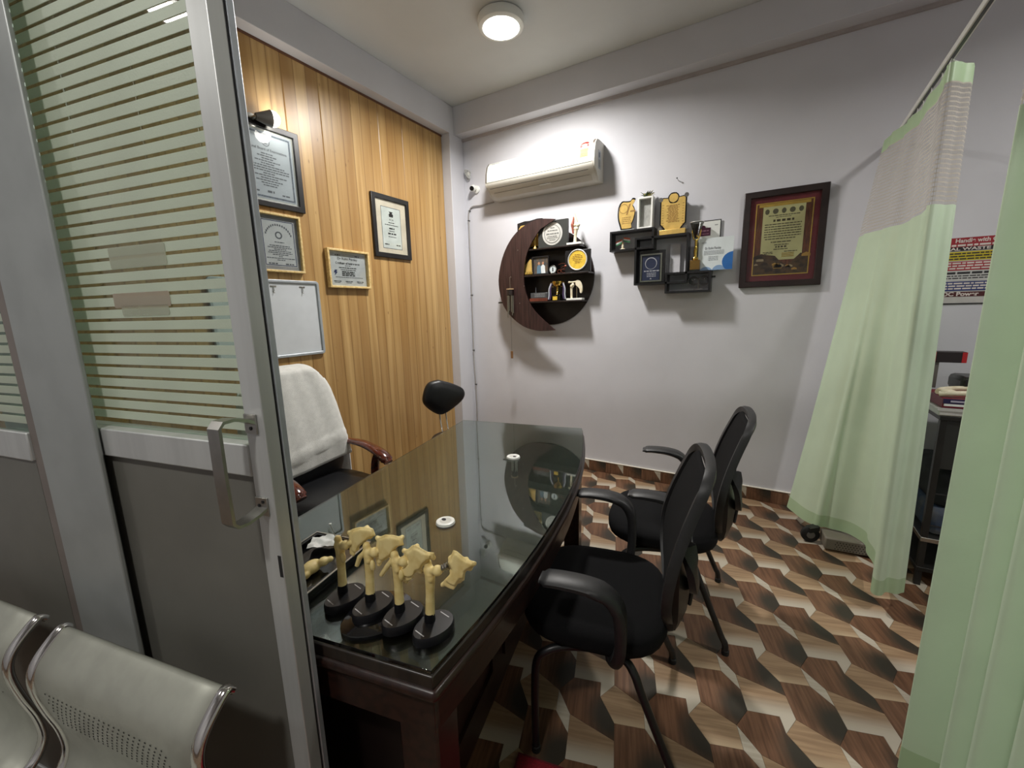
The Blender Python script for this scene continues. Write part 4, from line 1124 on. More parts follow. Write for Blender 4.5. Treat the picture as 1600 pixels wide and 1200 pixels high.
# middle row: gold ornament, photo, clock, wire bicycle, gold disc plaque
x, y, z = at_shelf(828, 428, z2, .10)
t = thing('gold_plaque', 'small gold plaque half hidden by the crescent, beside the photo', 'plaque', (x, y, z))
B().prism([(-.05, 0), (.036, 0), (.036, .145), (.02, .15), (-.05, .10)], -.008, .006).done('backing', M_blkfr, t)
B().prism([(-.045, .03), (.026, .03), (.022, .13), (.01, .135), (-.045, .085)], -.0095, -.008).done('gold_sheet', M_goldpaper, t)
b = B()
for i in range(5): b.ball((-.038 + i * .016, -.012, .016), (.007, .005, .012), 8, 6)
b.done('gold_beading', M_gold, t, smooth=60)
xa = pA(834, 425, .11)[0]; xb = pA(857, 425, .11)[0]
t = thing('photo_frame', 'dark framed photo of two people on the middle crescent shelf', 'photo frame', ((xa + xb) / 2, D - .11, mcz + z2))
w = xb - xa + .015; h = .152
B().frame(w, h, .010, -.010, .004, 0, h / 2).done('frame', M_blkfr, t)
ph = B().box(-w / 2 + .01, w / 2 - .01, -.002, .002, .01, h - .01).done('photo', mat('photo_print', (96, 82, 68), .35, var=.3, scale=30, rgb2=(60, 66, 70)), t)
for cx2, m, sc in ((-.018, mat('photo_blue', (92, 120, 140), .5), 1.0), (.02, mat('photo_white', (214, 220, 222), .5), 1.05)):
    B().prism([(cx2 - .02 * sc, .012), (cx2 + .021 * sc, .012), (cx2 + .017 * sc, .07), (cx2 + .006, .082), (cx2 - .006, .082), (cx2 - .018 * sc, .068)], -.0032, -.002).done('figure_print', m, ph)
    B().prism([(cx2 + .010 * math.cos(a), .094 + .012 * math.sin(a)) for a in [k * math.pi / 6 for k in range(12)]], -.0036, -.002).done('face_print', mat('photo_skin', (176, 132, 104), .5), ph)
x, y, z = at_shelf(864, 425, z2, .12)
t = thing('table_clock', 'small round silver alarm clock on the middle crescent shelf', 'clock', (x, y, z))
B().lathe([(.001, -.02), (.028, -.02), (.033, -.012), (.033, .004), (.030, .007), (.028, .003), (.001, .002)], (0, 0, .036), 28, (0, -1, 0)).done('case', M_steel, t, smooth=40)
fc = B().lathe([(.001, 0), (.027, 0), (.027, .0008), (.001, .0008)], (0, -.0022, .036), 28, (0, -1, 0)).done('face', mat('clock_face', (206, 216, 220), .3), t)
B().box(-.005, .005, -.0042, -.0032, .020, .052).done('hands', M_ink, fc)
for x_ in (-.018, .018): B().cyl((x_, .006, .0), (x_ * .7, .006, .012), .004).done('foot', M_steel, t)
x, y, z = at_shelf(879, 425, z2, .12)
t = thing('wire_bicycle', 'copper wire bicycle ornament beside the small clock', 'ornament', (x, y, z))
M_cop = mat('copper_wire', (156, 92, 76), .3, .8)
for cx2, r in ((.012, .026), (-.030, .014)):
    B().tube([(cx2 + r * math.cos(a), 0, r + .002 + r * math.sin(a)) for a in [2 * math.pi * i / 24 for i in range(24)]], .0026, 6, closed=True).done('wheel', M_cop, t, smooth=60)
B().tube(cr([(.012, 0, .028), (.024, 0, .070), (.0, 0, .078), (-.03, 0, .072), (-.035, 0, .068)], 4), .0022, 6).done('handlebar', M_cop, t, smooth=60)
B().tube([(-.014, 0, .028), (.038, 0, .030)], .002, 6).done('axle_bar', M_cop, t); B().ball((.028, -.004, .055), (.010, .008, .008)).done('saddle', M_bonered, t, smooth=180)
xa, za = pA(886, 428, .115); xb, zb = pA(921, 390, .115)
t = thing('gold_disc_plaque', 'black plaque with a round gold plate on the middle crescent shelf', 'plaque', ((xa + xb) / 2 - .0, D - .115, mcz + z2))
w, h = .215, .172
B().prism([(-w / 2, 0), (w / 2, 0), (w / 2, h), (-w / 2, h)], -.010, .010).done('backing', M_blkfr, t, bevel=.002)
g_ = (0.0, h * .55); R_ = .080
B().tube([(g_[0] + R_ * .97 * math.cos(a), -.012, g_[1] + R_ * .97 * math.sin(a)) for a in [2 * math.pi * i / 40 for i in range(40)]], .006, 8, closed=True).done('silver_rim', M_sil, t, smooth=60)
B().lathe([(.001, 0), (R_ * .9, 0), (R_ * .9, .003), (.001, .003)], (g_[0], -.010, g_[1]), 40, (0, -1, 0)).done('gold_disc', mat('yellow_gold_plate', (232, 194, 70), .45, .1, var=.1, scale=30), t)
b = B()
for i, (k, wd) in enumerate(((.040, .05), (.028, .08), (.016, .085), (.002, .075), (-.010, .05), (-.022, .04))): b.dashes(-wd / 2, wd / 2, g_[1] + k, .006, -.0136, i)
b.done('lettering', mat('brown_ink', (140, 104, 40), .5), t)
# bottom row: engraved box, trophy with ribbons, shoulder model
x, y, z = at_shelf(844, 469, z3, .10)
t = thing('engraved_box', 'dark grey engraved block on a red wooden base, lowest crescent shelf', 'award', (x, y, z))
B().box(-.085, .085, -.035, .035, 0, .026).done('wood_base', mat('red_wood', (112, 58, 44), .35, var=.15, scale=20), t, bevel=.002)
B().box(-.080, .082, -.025, .025, .026, .072).done('block', mat('dark_slate', (70, 72, 74), .35), t, bevel=.004)
b = B()
for i in range(3): b.dashes(-.04, .06, .062 - i * .011, .004, -.0256, i)
b.done('lettering', mat('grey_ink2', (150, 152, 154), .5), t)
B().lathe([(.006, 0), (.004, .02), (.001, .05)], (-.04, 0, .072), 10).done('spike', MATS['dark_slate'], t, smooth=60)
x, y, z = at_shelf(871, 468, z3, .105)
t = thing('gold_cup', 'gold cup trophy with ribbons on the lowest crescent shelf', 'trophy', (x, y, z))
B().box(-.035, .035, -.03, .03, 0, .05).done('plinth', M_gbl, t, bevel=.002)
B().box(-.030, .012, -.0315, -.0302, .006, .036).done('name_plate', mat('yellow_gold_plate', (232, 194, 70), .45, .1), t)
B().lathe([(.022, .05), (.026, .056), (.012, .066), (.007, .08), (.010, .088), (.006, .098), (.012, .112), (.032, .122), (.042, .142), (.045, .158), (.042, .158), (.036, .14), (.001, .128)], (0, 0, 0), 26).done('cup', M_gold2, t, smooth=50)
for s_ in (-1, 1):
    B().tube(cr([(s_ * .040, 0, .15), (s_ * .062, 0, .148), (s_ * .055, 0, .12), (s_ * .03, 0, .116)], 4), .0028, 6).done('handle', M_gold2, t, smooth=60)
    for k, m in ((0, mat('ribbon_purple', (70, 56, 92), .4)), (1, mat('ribbon_silver', (176, 180, 190), .3))):
        B().sweep(cr([(s_ * (.05 + .004 * k), -.004 * k, .146), (s_ * (.060 + .012 * k), -.01, .10), (s_ * (.056 + .016 * k), -.012, .05), (s_ * (.064 + .014 * k), -.012, .012)], 4), [(-.005, -.0006), (.005, -.0006), (.005, .0006), (-.005, .0006)], up=(0, 1, 0)).done('ribbon', m, t, smooth=60)
x, y, z = at_shelf(899, 468, z3, .105)
t = thing('shoulder_model', 'white shoulder joint model on a white base, lowest crescent shelf', 'bone model', (x, y, z))
B().box(-.068, .068, -.032, .032, 0, .016).done('base', M_white, t, bevel=.002)
def shm(b):
    b.tube([(-.034, 0, .014), (-.034, 0, .06), (-.034, 0, .10)], lambda k: .009 + .002 * k, 10); b.ball((-.030, -.002, .112), (.016, .015, .016)); b.ball((-.020, -.004, .122), .014)
    b.tube([(-.050, -.004, .146), (-.02, -.006, .144), (.01, -.004, .148)], .007, 10); b.ball((-.052, -.004, .145), .010)
organic('arm_bones', M_bonew, t, shm, .003, 3)
B().prism(cr([(0.002, .152, 0), (.022, .160, 0), (.045, .148, 0), (.060, .118, 0), (.064, .080, 0), (.056, .056, 0), (.042, .058, 0), (.036, .088, 0), (.018, .108, 0), (.004, .12, 0), (.002, .152, 0)], 4)[:-1], -.008, .006).done('shoulder_blade', M_bonew, t, bevel=.004) if False else None
sbp = [(p.x, p.y) for p in cr([(0.002, .152, 0), (.022, .160, 0), (.045, .148, 0), (.060, .118, 0), (.064, .080, 0), (.056, .056, 0), (.042, .058, 0), (.036, .088, 0), (.018, .108, 0), (.004, .12, 0), (.002, .152, 0)], 4)[:-1]]
B().prism(sbp, -.010, .004).done('shoulder_blade', M_bonew, t, bevel=.004)
B().cyl((.012, 0, .014), (.012, 0, .115), .003).done('rod', M_chr, t)
# ---- wind chime hanging from the crescent
hx_, hz_ = pA(797, 434, .175)
bz = pA(796, 452, .18)[1]; tz = pA(797, 558, .18)[1]
t = thing('wind_chime', 'wind chime with metal tubes and a wooden sail hanging on the crescent', 'wind chime', (hx_, D - .18, bz))
B().tube([(0, .028, hz_ - bz), (.0, .02, hz_ - bz + .012), (0, .0, hz_ - bz + .002), (0, 0, .006)], .0016, 6).done('hook', M_steel, t)
B().lathe([(.001, 0), (.033, 0), (.033, .010), (.001, .010)], (0, 0, -.004), 20).done('top_disc', mat('pale_wood', (176, 148, 112), .5), t)
B().lathe([(.001, -.052), (.028, -.052), (.030, -.02), (.026, -.004), (.001, -.004)], (0, 0, 0), 20).done('hood', M_dkbrown, t, smooth=40)
for k in range(6):
    a = 2 * math.pi * k / 6 + .3; p = Vector((.026 * math.cos(a), .022 * math.sin(a), 0)); ln = (.15, .17, .13, .19, .16, .14)[k]
    B().cyl(p + Vector((0, 0, -.055)), p + Vector((0, 0, -.055 - ln)), .0042, n=10).done('tube', M_steel, t, smooth=60)
B().cyl((0, 0, -.05), (.004, 0, tz - bz + .05), .0012, n=6).done('cord', M_ink, t)
B().box(-.008, .014, -.004, .004, tz - bz - .01, tz - bz + .055).done('sail', mat('sail_wood', (130, 94, 60), .5, var=.15, scale=20), t, bevel=.002)

# ================================================================ INTERLOCKED CUBE SHELF
CO = .105
sh = thing('cube_shelf', 'black wall shelf of three interlocked open boxes', 'shelf', (-.66, D, 1.75))
def C_(u, v, off=CO): x, z = pA(u, v, off); return x + .66, z - 1.75
def open_box(x0, x1, z0, z1, name, d0=.002, tk=.014):
    return B().ring([(x0, z0), (x1, z0), (x1, z1), (x0, z1)], [(x0 + tk, z0 + tk), (x1 - tk, z0 + tk), (x1 - tk, z1 - tk), (x0 + tk, z1 - tk)], -CO, -d0).done(name, M_blkfr, sh)
q1 = (C_(953, 362)[0], C_(1022, 356)[0], C_(953, 394)[1], (C_(953, 363)[1] + C_(1022, 354)[1]) / 2)
q2 = (C_(990, 447)[0], C_(1073, 440)[0], C_(1030, 444)[1], (C_(990, 374)[1] + C_(1073, 361)[1]) / 2)
q3 = (C_(1038, 461)[0], C_(1110, 445)[0], (C_(1038, 461)[1] + C_(1112, 453)[1]) / 2, (C_(1108, 422)[1]))
open_box(*q1, 'box_frame'); open_box(*q2, 'box_frame'); open_box(*q3, 'box_frame')
bx_, bz_ = C_(1115, 432, .03); B().box(bx_ - .02, bx_ + .012, -.035, -.02, bz_ - .006, bz_ + .006).done('bracket', M_blk, sh)
# leaf award
def shelf_at(u, v, off, ztop): return (pA(u, v, off)[0], D - off, 1.75 + ztop)
xa = pA(965, 350, .06); xb = pA(993, 315, .06)
t = thing('leaf_award', 'small gold apple shaped award on the upper left box', 'award', ((xa[0] + xb[0]) / 2, D - .06, 1.75 + q1[3]))
w = xb[0] - xa[0]; h = pA(980, 311, .06)[1] - 1.75 - q1[3]
of = [(-.30, .04), (.28, .04), (.30, .18), (.42, .34), (.50, .55), (.44, .72), (.36, .80), (.46, .90), (.50, .98), (.34, 1.0), (.22, .93), (.0, .93), (-.26, .94), (-.44, .80), (-.50, .58), (-.46, .34), (-.36, .16)]
o1 = [(p.x * w, p.y * h) for p in cr([(a, c, 0) for a, c in of + of[:1]], 4)[:-1]]
B().prism(o1, -.006, .006).done('backing', M_gbl, t, bevel=.001)
o2 = [(x * .88 + .004, h * .50 + (z - h * .5) * .9) for x, z in o1]
B().prism(o2, -.008, -.006).done('gold_face', M_goldpaper, t)
b = B(); c0 = (-.14 * w, .70 * h)
b.ring([(c0[0] + .034 * math.cos(a), c0[1] + .034 * math.sin(a)) for a in [k * math.pi / 12 for k in range(24)]], [(c0[0] + .030 * math.cos(a), c0[1] + .030 * math.sin(a)) for a in [k * math.pi / 12 for k in range(24)]], -.0088, -.0080)
b.prism([(.0, .50 * h), (.01, .50 * h), (.035, .84 * h), (.02, .82 * h)], -.0088, -.0080); b.dashes(.03, .07, .60 * h, .012, -.0085, 1)
for i in range(4): b.dashes(-.03, .04, (.42 - i * .06) * h, .005, -.0085, i)
b.done('engraving', mat('gold_brown', (150, 112, 52), .5), t)
B().box(-w * .45, w * .5, -.02, .02, 0, .008).done('acrylic_foot', mat('clear_acrylic', (190, 196, 194), .15), t)
# white lantern box with succulent
xa = pA(996, 355, .07); xb = pA(1021, 309, .07)
t = thing('white_vase_box', 'tall white open box planter beside the large gold plaque', 'planter', ((xa[0] + xb[0]) / 2, D - .05, 1.75 + q1[3]))
w = (xb[0] - xa[0]); h = pA(1008, 308, .07)[1] - 1.75 - q1[3]
B().frame(w, h, .012, -.035, .035, 0, h / 2).done('frame', M_white, t, bevel=.001)
B().box(-w / 2 + .012, w / 2 - .012, .0, .004, .012, h - .012).done('back_board', mat('grey_linen', (160, 160, 156), .6, var=.12, scale=30, stretch=(6, 1, 1)), t)
rg = random.Random(5)
for k in range(30):
    a = rg.uniform(0, 6.28); e = rg.uniform(.015, .05); p = Vector((0, 0, h)); tip = p + Vector((math.cos(a) * e * 1.3, math.sin(a) * e * .7, rg.uniform(.015, .045)))
    B().sweep([p + Vector((0, 0, -.004)), (p + tip) / 2 + Vector((0, 0, .004)), tip], lambda q: [(x * (1.2 - q), y * (1.2 - q)) for x, y in ((-.013, 0), (0, -.003), (.013, 0), (0, .003))]).done('leaf', [M_green, mat('leaf_yellow', (168, 152, 84), .5), mat('leaf_dark', (52, 58, 36), .5)][k % 3], t)
# large gold plaque
xa = pA(1032, 360, .06); xb = pA(1073, 301, .06)
t = thing('gold_shield_plaque', 'large gold shield plaque with scalloped top on the big box', 'plaque', ((xa[0] + xb[0]) / 2, D - .06, 1.75 + q2[3]))
w = xb[0] - xa[0] + .012; h = pA(1052, 301, .06)[1] - 1.75 - q2[3]
hf = [(0, .115), (.30, .115), (.34, .16), (.42, .22), (.50, .26), (.50, .80), (.50, .86), (.44, .90), (.36, .90), (.22, .89), (.18, .95), (.10, .995), (0, 1.0)]
ho_ = [(x * w, z * h) for x, z in hf] + [(-x * w, z * h) for x, z in hf[::-1][1:-1]]
B().prism(ho_, -.008, .008).done('backing', M_gbl, t)
hi_ = [(x * .90, .13 * h + (z - .115 * h) * .95) for x, z in ho_]
B().prism(hi_, -.010, -.008).done('gold_face', M_goldpaper, t)
b = B()
for i in range(14): b.dashes(-w * (.26 - .09 * abs(math.sin(i * 1.3))), w * (.26 - .09 * abs(math.sin(i * 1.7))), h * (.70 - i * .030), .0055, -.0106, i)
for s_ in (-1, 1):
    for i in range(9): b.dashes(s_ * w * .38 - .006, s_ * w * .38 + .006, h * (.24 + i * .06), .004, -.0106, i)
b.done('lettering', mat('gold_brown', (150, 112, 52), .5), t)
b = B(); b.ring([(.036 * math.cos(a), .875 * h + .036 * math.sin(a)) for a in [k * math.pi / 14 for k in range(28)]], [(.031 * math.cos(a), .875 * h + .031 * math.sin(a)) for a in [k * math.pi / 14 for k in range(28)]], -.0112, -.0100); b.done('seal_ring', M_blkfr, t)
for s_ in (-1, 1): B().prism([(s_ * .008, .775 * h), (s_ * .032, .80 * h), (s_ * .022, .76 * h), (s_ * .006, .745 * h)], -.0112, -.0100).done('seal_leaf', M_blkfr, t)
for s_, z_ in ((-1, .86), (1, .90), (1, .15), (-1, .16)):
    B().prism([(s_ * w * .48 + .016 * math.cos(a), h * z_ + .016 * math.sin(a)) for a in [k * math.pi / 4 for k in range(8)]], -.011, -.008).done('corner_boss', mat('grey_silver_boss', (128, 126, 122), .3, .6), t)
B().box(-w * .48, w * .50, -.03, .03, 0, .036).done('gold_foot', M_goldpaper, t, bevel=.003)
# flags
x, y, z = shelf_at(973, 388, .06, q1[2] + .018)
t = thing('table_flags', 'pair of small orange white and green table flags in the upper left box', 'flags', (x, y, z))
B().lathe([(.001, 0), (.020, 0), (.018, .004), (.006, .008), (.009, .016), (.010, .022), (.006, .026), (.008, .034), (.001, .038)], (0, 0, 0), 14).done('stand', M_bonew, t, smooth=50)
for s_ in (-1, 1):
    B().cyl((0, 0, .034), (s_ * .012 + .004, 0, .075), .0012, n=6).done('stick', M_gold, t)
    for k, m in enumerate((mat('flag_orange', (206, 96, 60), .6), M_paper, mat('flag_green', (44, 110, 70), .6))):
        x0 = .006 * s_; x1 = s_ * .055
        za = .088 - k * .011 - (.012 if s_ < 0 else 0)
        B().prism([(x0, za), (x1, za - .018 + (.006 if s_ > 0 else 0)), (x1, za - .029 + (.006 if s_ > 0 else 0)), (x0, za - .011)], -.002 - .0005 * k, .0).done('flag_stripe', m, t)
# navy award
xa = pA(998, 445, .085); xb = pA(1039, 391, .085)
t = thing('navy_award', 'navy blue award plaque with steel border inside the big box', 'plaque', ((xa[0] + xb[0]) / 2, D - .065, 1.75 + q2[2] + .018))
w = xb[0] - xa[0]; h = pA(1018, 391, .085)[1] - t.location.z
B().prism([(-w / 2, 0), (w / 2, 0), (w / 2, h), (-w / 2, h)], -.004, .014).done('backing', M_blkfr, t, bevel=.001)
B().frame(w * .86, h * .88, .010, -.007, -.004, -.008, h * .46).done('steel_border', M_steel, t)
B().box(-w * .43 - .008 + .016, w * .43 - .008 - .016, -.006, -.004, h * .05, h * .87).done('navy_field', mat('navy_field', (40, 46, 68), .35), t)
b = B(); c0 = (-.008, h * .60)
b.ring([(c0[0] + .043 * math.cos(a), c0[1] + .043 * math.sin(a)) for a in [k * math.pi / 18 for k in range(36)]], [(c0[0] + .0385 * math.cos(a), c0[1] + .0385 * math.sin(a) - .002) for a in [k * math.pi / 18 for k in range(36)]], -.0075, -.0060)
b.dashes(-w * .32, w * .28, h * .36, .008, -.0066, 2)
for i in range(3): b.dashes(-w * .2, w * .17, h * (.29 - .05 * i), .005, -.0066, i)
b.prism([(-.016, h * .10), (.0, h * .10), (-.008, h * .145)], -.0075, -.006)
b.done('lettering', mat('silver_print', (170, 172, 180), .4, .3), t)
# white card standing in the right of the big box
xa = pA(1046, 424, .02); xb = pA(1064, 380, .02)
t = thing('white_card', 'blank white card inside the big box', 'card', ((xa[0] + xb[0]) / 2, D - .022, 1.75 + q3[3] + .001))
B().box(-(xb[0] - xa[0]) / 2, (xb[0] - xa[0]) / 2, -.001, .001, 0, .205).done('sheet', mat('cool_white_card', (205, 205, 210), .6), t)
# figure trophy on the lowest box
x, y, z = shelf_at(1085.5, 420, .075, q3[3])
t = thing('figure_trophy', 'gold figure trophy holding a glass cone on the lowest box', 'trophy', (x, y, z))
hh = (pA(1084, 348, .075)[1] - z)
B().box(-.033, .036, -.027, .027, 0.0005, .010).done('foot', M_gbl, t)
B().box(-.030, .033, -.025, .025, .010, .075).done('plinth', mat('dark_gold_plinth', (120, 92, 44), .3, .4), t, bevel=.001)
def fig(b):
    b.ball((0, 0, .086), (.022, .016, .014)); b.tube([(0, 0, .085), (-.002, 0, .12), (.0, 0, .15)], lambda k: .010 + .002 * k, 10)
    b.ball((0, 0, .162), (.011, .009, .014)); b.tube([(0, 0, .16), (0, 0, .20), (0, 0, .215)], lambda k: .008 + .003 * k, 10)
    b.ball((.004, 0, .236), (.009, .009, .011))
    for s_ in (-1, 1): b.tube([(s_ * .012, 0, .214), (s_ * .022, -.002, .235), (s_ * .026, -.002, .262), (s_ * .028, 0, .28)], .005, 8)
organic('figure', M_gold2, t, fig, .0025, 2)
cone = [(.012, .225), (.022, .262), (.036, .30), (.046, hh)]
B().lathe([(r, z_) for r, z_ in cone] + [(r - .003, z_) for r, z_ in cone[::-1]], (0, 0.004, 0), 24).done('glass_cone', glass_thin('smoky_glass', (205, 206, 204), .7), t, smooth=50)
B().tube([(.045 * math.cos(a), .004 + .045 * math.sin(a), hh) for a in [k * math.pi / 12 for k in range(24)]], .002, 6, closed=True).done('cone_rim', M_sil, t, smooth=60)
# certificates leaning behind it
def sheet(u0, v0, u1, v1, off, name, label, tilt, m=M_paper):
    xa, za = pA(u0, v1, off); xb, zb = pA(u1, v0, off)
    t = thing(name, label, 'certificate', ((xa + xb) / 2, D - off, za)); return t, xb - xa, zb - za
t, w, h = sheet(1088, 352, 1127, 421, .012, 'black_edge_certificate', 'black edged certificate with a maroon label behind the trophy', 0)
t.location.z = 1.75 + q3[3] + .002; h = pA(1127, 342, .012)[1] - t.location.z; 
B().box(-w / 2, w / 2, 0, .004, 0, h).done('black_border', M_blkfr, t)
B().box(-w / 2 + .004, w / 2 - .006, -.001, 0, .006, h - .006).done('paper', M_paper, t)
lx0, lz1 = pA(1087, 358, .012); lx1, lz0 = pA(1110, 368, .012); lx0 -= t.location.x; lx1 -= t.location.x; lz0 -= t.location.z; lz1 -= t.location.z; lc = (lx0 + lx1) / 2
B().box(lx0, lx1, -.002, -.001, lz0, lz1).done('maroon_label', mat('plum_print', (84, 34, 62), .5), t)
B().prism([(lc + .016 * math.cos(a), lz1 + .002 + .016 * math.sin(a)) for a in [k * math.pi / 8 for k in range(16)]], -.0022, -.001).done('label_crest', mat('plum_print', (84, 34, 62), .5), t)
b = B(); b.dashes(lx0 + .008, lx1 - .008, lz0 * .35 + lz1 * .65, .008, -.0024, 2); b.dashes(lx0 + .008, lx1 - .008, lz0 * .75 + lz1 * .25, .004, -.0024, 3); b.done('lettering', mat('pink_print', (170, 120, 140), .5), t)
b = B(); b.dashes(w * .22, w * .36, h * .90, .006, -.0013, 4); b.done('corner_mark', mat('grey_ink2', (150, 152, 154), .5), t)
t, w, h = sheet(1090, 373, 1147, 421, .055, 'blue_wave_certificate', 'white certificate with blue corner discs behind the figure trophy', 0)
t.location.z = 1.75 + q3[3] + .002; h = pA(1146, 368, .055)[1] - t.location.z
B().box(-w / 2, w / 2, 0, .002, 0, h).done('paper', mat('pale_cool_paper', (214, 222, 224), .5, var=.03), t)
def disc_clip(cx2, cz2, r):
    pts = [((cx2 + r * math.cos(a), cz2 + r * math.sin(a)), (0, 0)) for a in [2 * math.pi * k / 32 for k in range(32)]]
    for f in (lambda p: p[0] + w / 2, lambda p: w / 2 - p[0], lambda p: p[1], lambda p: h - p[1]): pts = clip(pts, f)
    return [p[0] for p in pts]
B().prism(disc_clip(w * .5, h * .24, .065), -.0012, 0).done('blue_disc', M_blue, t)
B().prism(disc_clip(w * .12, -.012, .045), -.0010, 0).done('grey_blue_disc', M_lblue, t)
B().prism(disc_clip(-w * .26, -.02, .045), -.0010, 0).done('grey_blue_disc', M_lblue, t)
b = B(); b.text('Dr Rohit Pandey', .024, -w * .08, h * .68, -.0012, 'CENTER', w * .46); b.done('name_lettering', mat('slate_ink', (96, 100, 108), .5), t)
b = B()
for i in range(4): b.dashes(-w * .34, w * .24, h * (.60 - i * .035), .0035, -.0012, i)
for i in range(3): b.dashes(-w * .2, w * .08, h * (.42 - i * .05), .005, -.0012, i + 9)
b.dashes(-w * .42, -w * .28, h * .86, .006, -.0012, 30)
b.done('lettering', mat('pale_ink', (168, 174, 180), .5), t)
# eyewear shaped glass piece in the lowest box
x, y, z = shelf_at(1091, 446, .05, q3[2] + .018)
t = thing('glass_goggles', 'clear glass goggle shaped ornament in the lowest box', 'ornament', (x, y, z))
for s_ in (-1, 1):
    c = (s_ * .034, 0, .062)
    B().tube([(c[0] + .036 * math.cos(a), 0, c[2] + .030 * math.sin(a)) for a in [2 * math.pi * k / 24 for k in range(24)]], .003, 6, closed=True).done('rim', mat('grey_clear', (120, 116, 114), .15, .3), t, smooth=60)
    B().lathe([(.001, .006), (.02, .004), (.034, 0), (.001, 0)], c, 24, (0, -1, 0)).done('lens', glass_thin('lens_glass', (205, 205, 205), 2.0), t, smooth=60)
    B().ball((c[0] - .002, -.012, c[2] + .006), .004).done('bright_bead', M_chr, t, smooth=180)
B().cyl((0, 0, 0), (0, 0, .05), .004).done('post', MATS['grey_clear'], t); B().box(-.03, .03, -.015, .015, 0, .006).done('foot', MATS['grey_clear'], t)

# ================================================================ FRAMED CERTIFICATE ON THE BACK WALL
xa, za = pA(1155, 451, .012); xb, zb = pA(1298, 284, .012); xc_, zc2 = pA(1163, 303, .012); xd, zd = pA(1282, 444, .012)
x0, x1, zz0, zz1 = (xa + xc_) / 2, (xb + xd) / 2, (za + zd) / 2, (zb + zc2) / 2
w, h = x1 - x0, zz1 - zz0
t = thing('framed_scroll', 'dark framed certificate with maroon mount and village picture on the white wall', 'framed certificate', ((x0 + x1) / 2, D, (zz0 + zz1) / 2))
B().frame(w, h, .040, -.026, -.002).done('frame', M_brnfr, t, bevel=.004)
B().box(-w / 2 + .03, w / 2 - .03, -.010, -.002, -h / 2 + .03, h / 2 - .03).done('mount', M_maroon, t)
iw, ih = w - .155, h - .165
B().frame(iw + .012, ih + .012, .006, -.0125, -.010).done('gold_fillet', M_gold, t)
pic = B().box(-iw / 2, iw / 2, -.0112, -.010, -ih / 2, ih / 2).done('picture', mat('brown_scroll_ground', (112, 62, 36), .5, var=.3, scale=18, stretch=(6, 1, 1), rgb2=(74, 38, 24)), t)
pw, phh = iw * .76, ih
B().prism([(-pw / 2, -ih * .30), (pw / 2, -ih * .30), (pw / 2, ih * .46), (-pw / 2, ih * .46)], -.0120, -.0112).done('scroll', mat('cream_scroll', (206, 200, 148), .55, var=.05), pic)
B().box(-iw * .46, iw * .46, -.0124, -.0112, ih * .455, ih * .495).done('scroll_rod', M_gold, pic)
# village at the foot
rg = random.Random(11)
hl_ = [(-iw / 2, -ih * .5), (iw / 2, -ih * .5), (iw / 2, -ih * .27), (iw * .36, -ih * .22), (iw * .25, -ih * .30), (iw * .12, -ih * .38), (.0, -ih * .32), (-iw * .1, -ih * .24), (-iw * .25, -ih * .22), (-iw * .36, -ih * .20), (-iw * .5, -ih * .25)]
vg = B().prism(hl_, -.0126, -.0112).done('village', mat('village_brown', (88, 64, 40), .5, var=.35, scale=40, rgb2=(48, 36, 26)), pic)
for k in range(16):
    x = rg.uniform(-iw * .46, iw * .46); z = rg.uniform(-ih * .47, -ih * .27 - .04 * (abs(x) < iw * .15)); s_ = rg.uniform(.010, .026)
    B().prism([(x - s_, z), (x + s_, z), (x + s_, z + s_ * .6), (x, z + s_ * 1.1), (x - s_, z + s_ * .6)], -.0131, -.0126).done('house_print', [mat('village_gold', (180, 138, 66), .5), mat('village_pale', (170, 150, 120), .5), mat('village_dark', (50, 34, 24), .5)][k % 3], vg)
b = B()
for k in range(5):
    cx2 = -pw * .40 + pw * .20 * k
    b.prism([(cx2 + .016 * math.cos(a) * (1 if k % 2 else .8), ih * .385 + .017 * math.sin(a)) for a in [q * math.pi / 6 for q in range(12)]], -.0123, -.0120)
b.done('emblem', mat('emblem_ink', (96, 92, 70), .5), pic)
b = B()
b.dashes(-pw * .36, pw * .40, ih * .325, .005, -.0123, 1); b.dashes(-pw * .18, pw * .18, ih * .300, .004, -.0123, 2); b.dashes(-pw * .24, pw * .30, ih * .255, .014, -.0123, 3, .8, 1.5)
for i in range(7): b.dashes(-pw * (.44 - .03 * (i > 5)), pw * (.44 - .12 * (i > 5)), ih * (.205 - i * .034), .0055, -.0123, 20 + i)
b.dashes(-pw * .26, pw * .24, -ih * .045, .006, -.0123, 40); b.dashes(-pw * .17, pw * .17, -ih * .085, .005, -.0123, 41); b.dashes(-pw * .14, pw * .13, -ih * .115, .010, -.0123, 42, .8, 1.5); b.dashes(-pw * .18, pw * .16, -ih * .148, .005, -.0123, 43)
b.dashes(-pw * .44, -pw * .2, -ih * .185, .005, -.0123, 44); b.dashes(pw * .08, pw * .40, -ih * .185, .005, -.0123, 45); b.dashes(-pw * .4, -pw * .18, -ih * .205, .005, -.0123, 46)
b.done('lettering', mat('scroll_ink', (70, 60, 40), .5), pic)
for i in range(3): B().box(iw * .02, iw * .24, -.0134, -.0126, -ih * (.215 + i * .022), -ih * (.205 + i * .022)).done('gold_bar', M_gold2, pic)
B().box(-w / 2 + .036, w / 2 - .036, -.0165, -.0150, -h / 2 + .036, h / 2 - .036).done('glazing', M_cert, t)

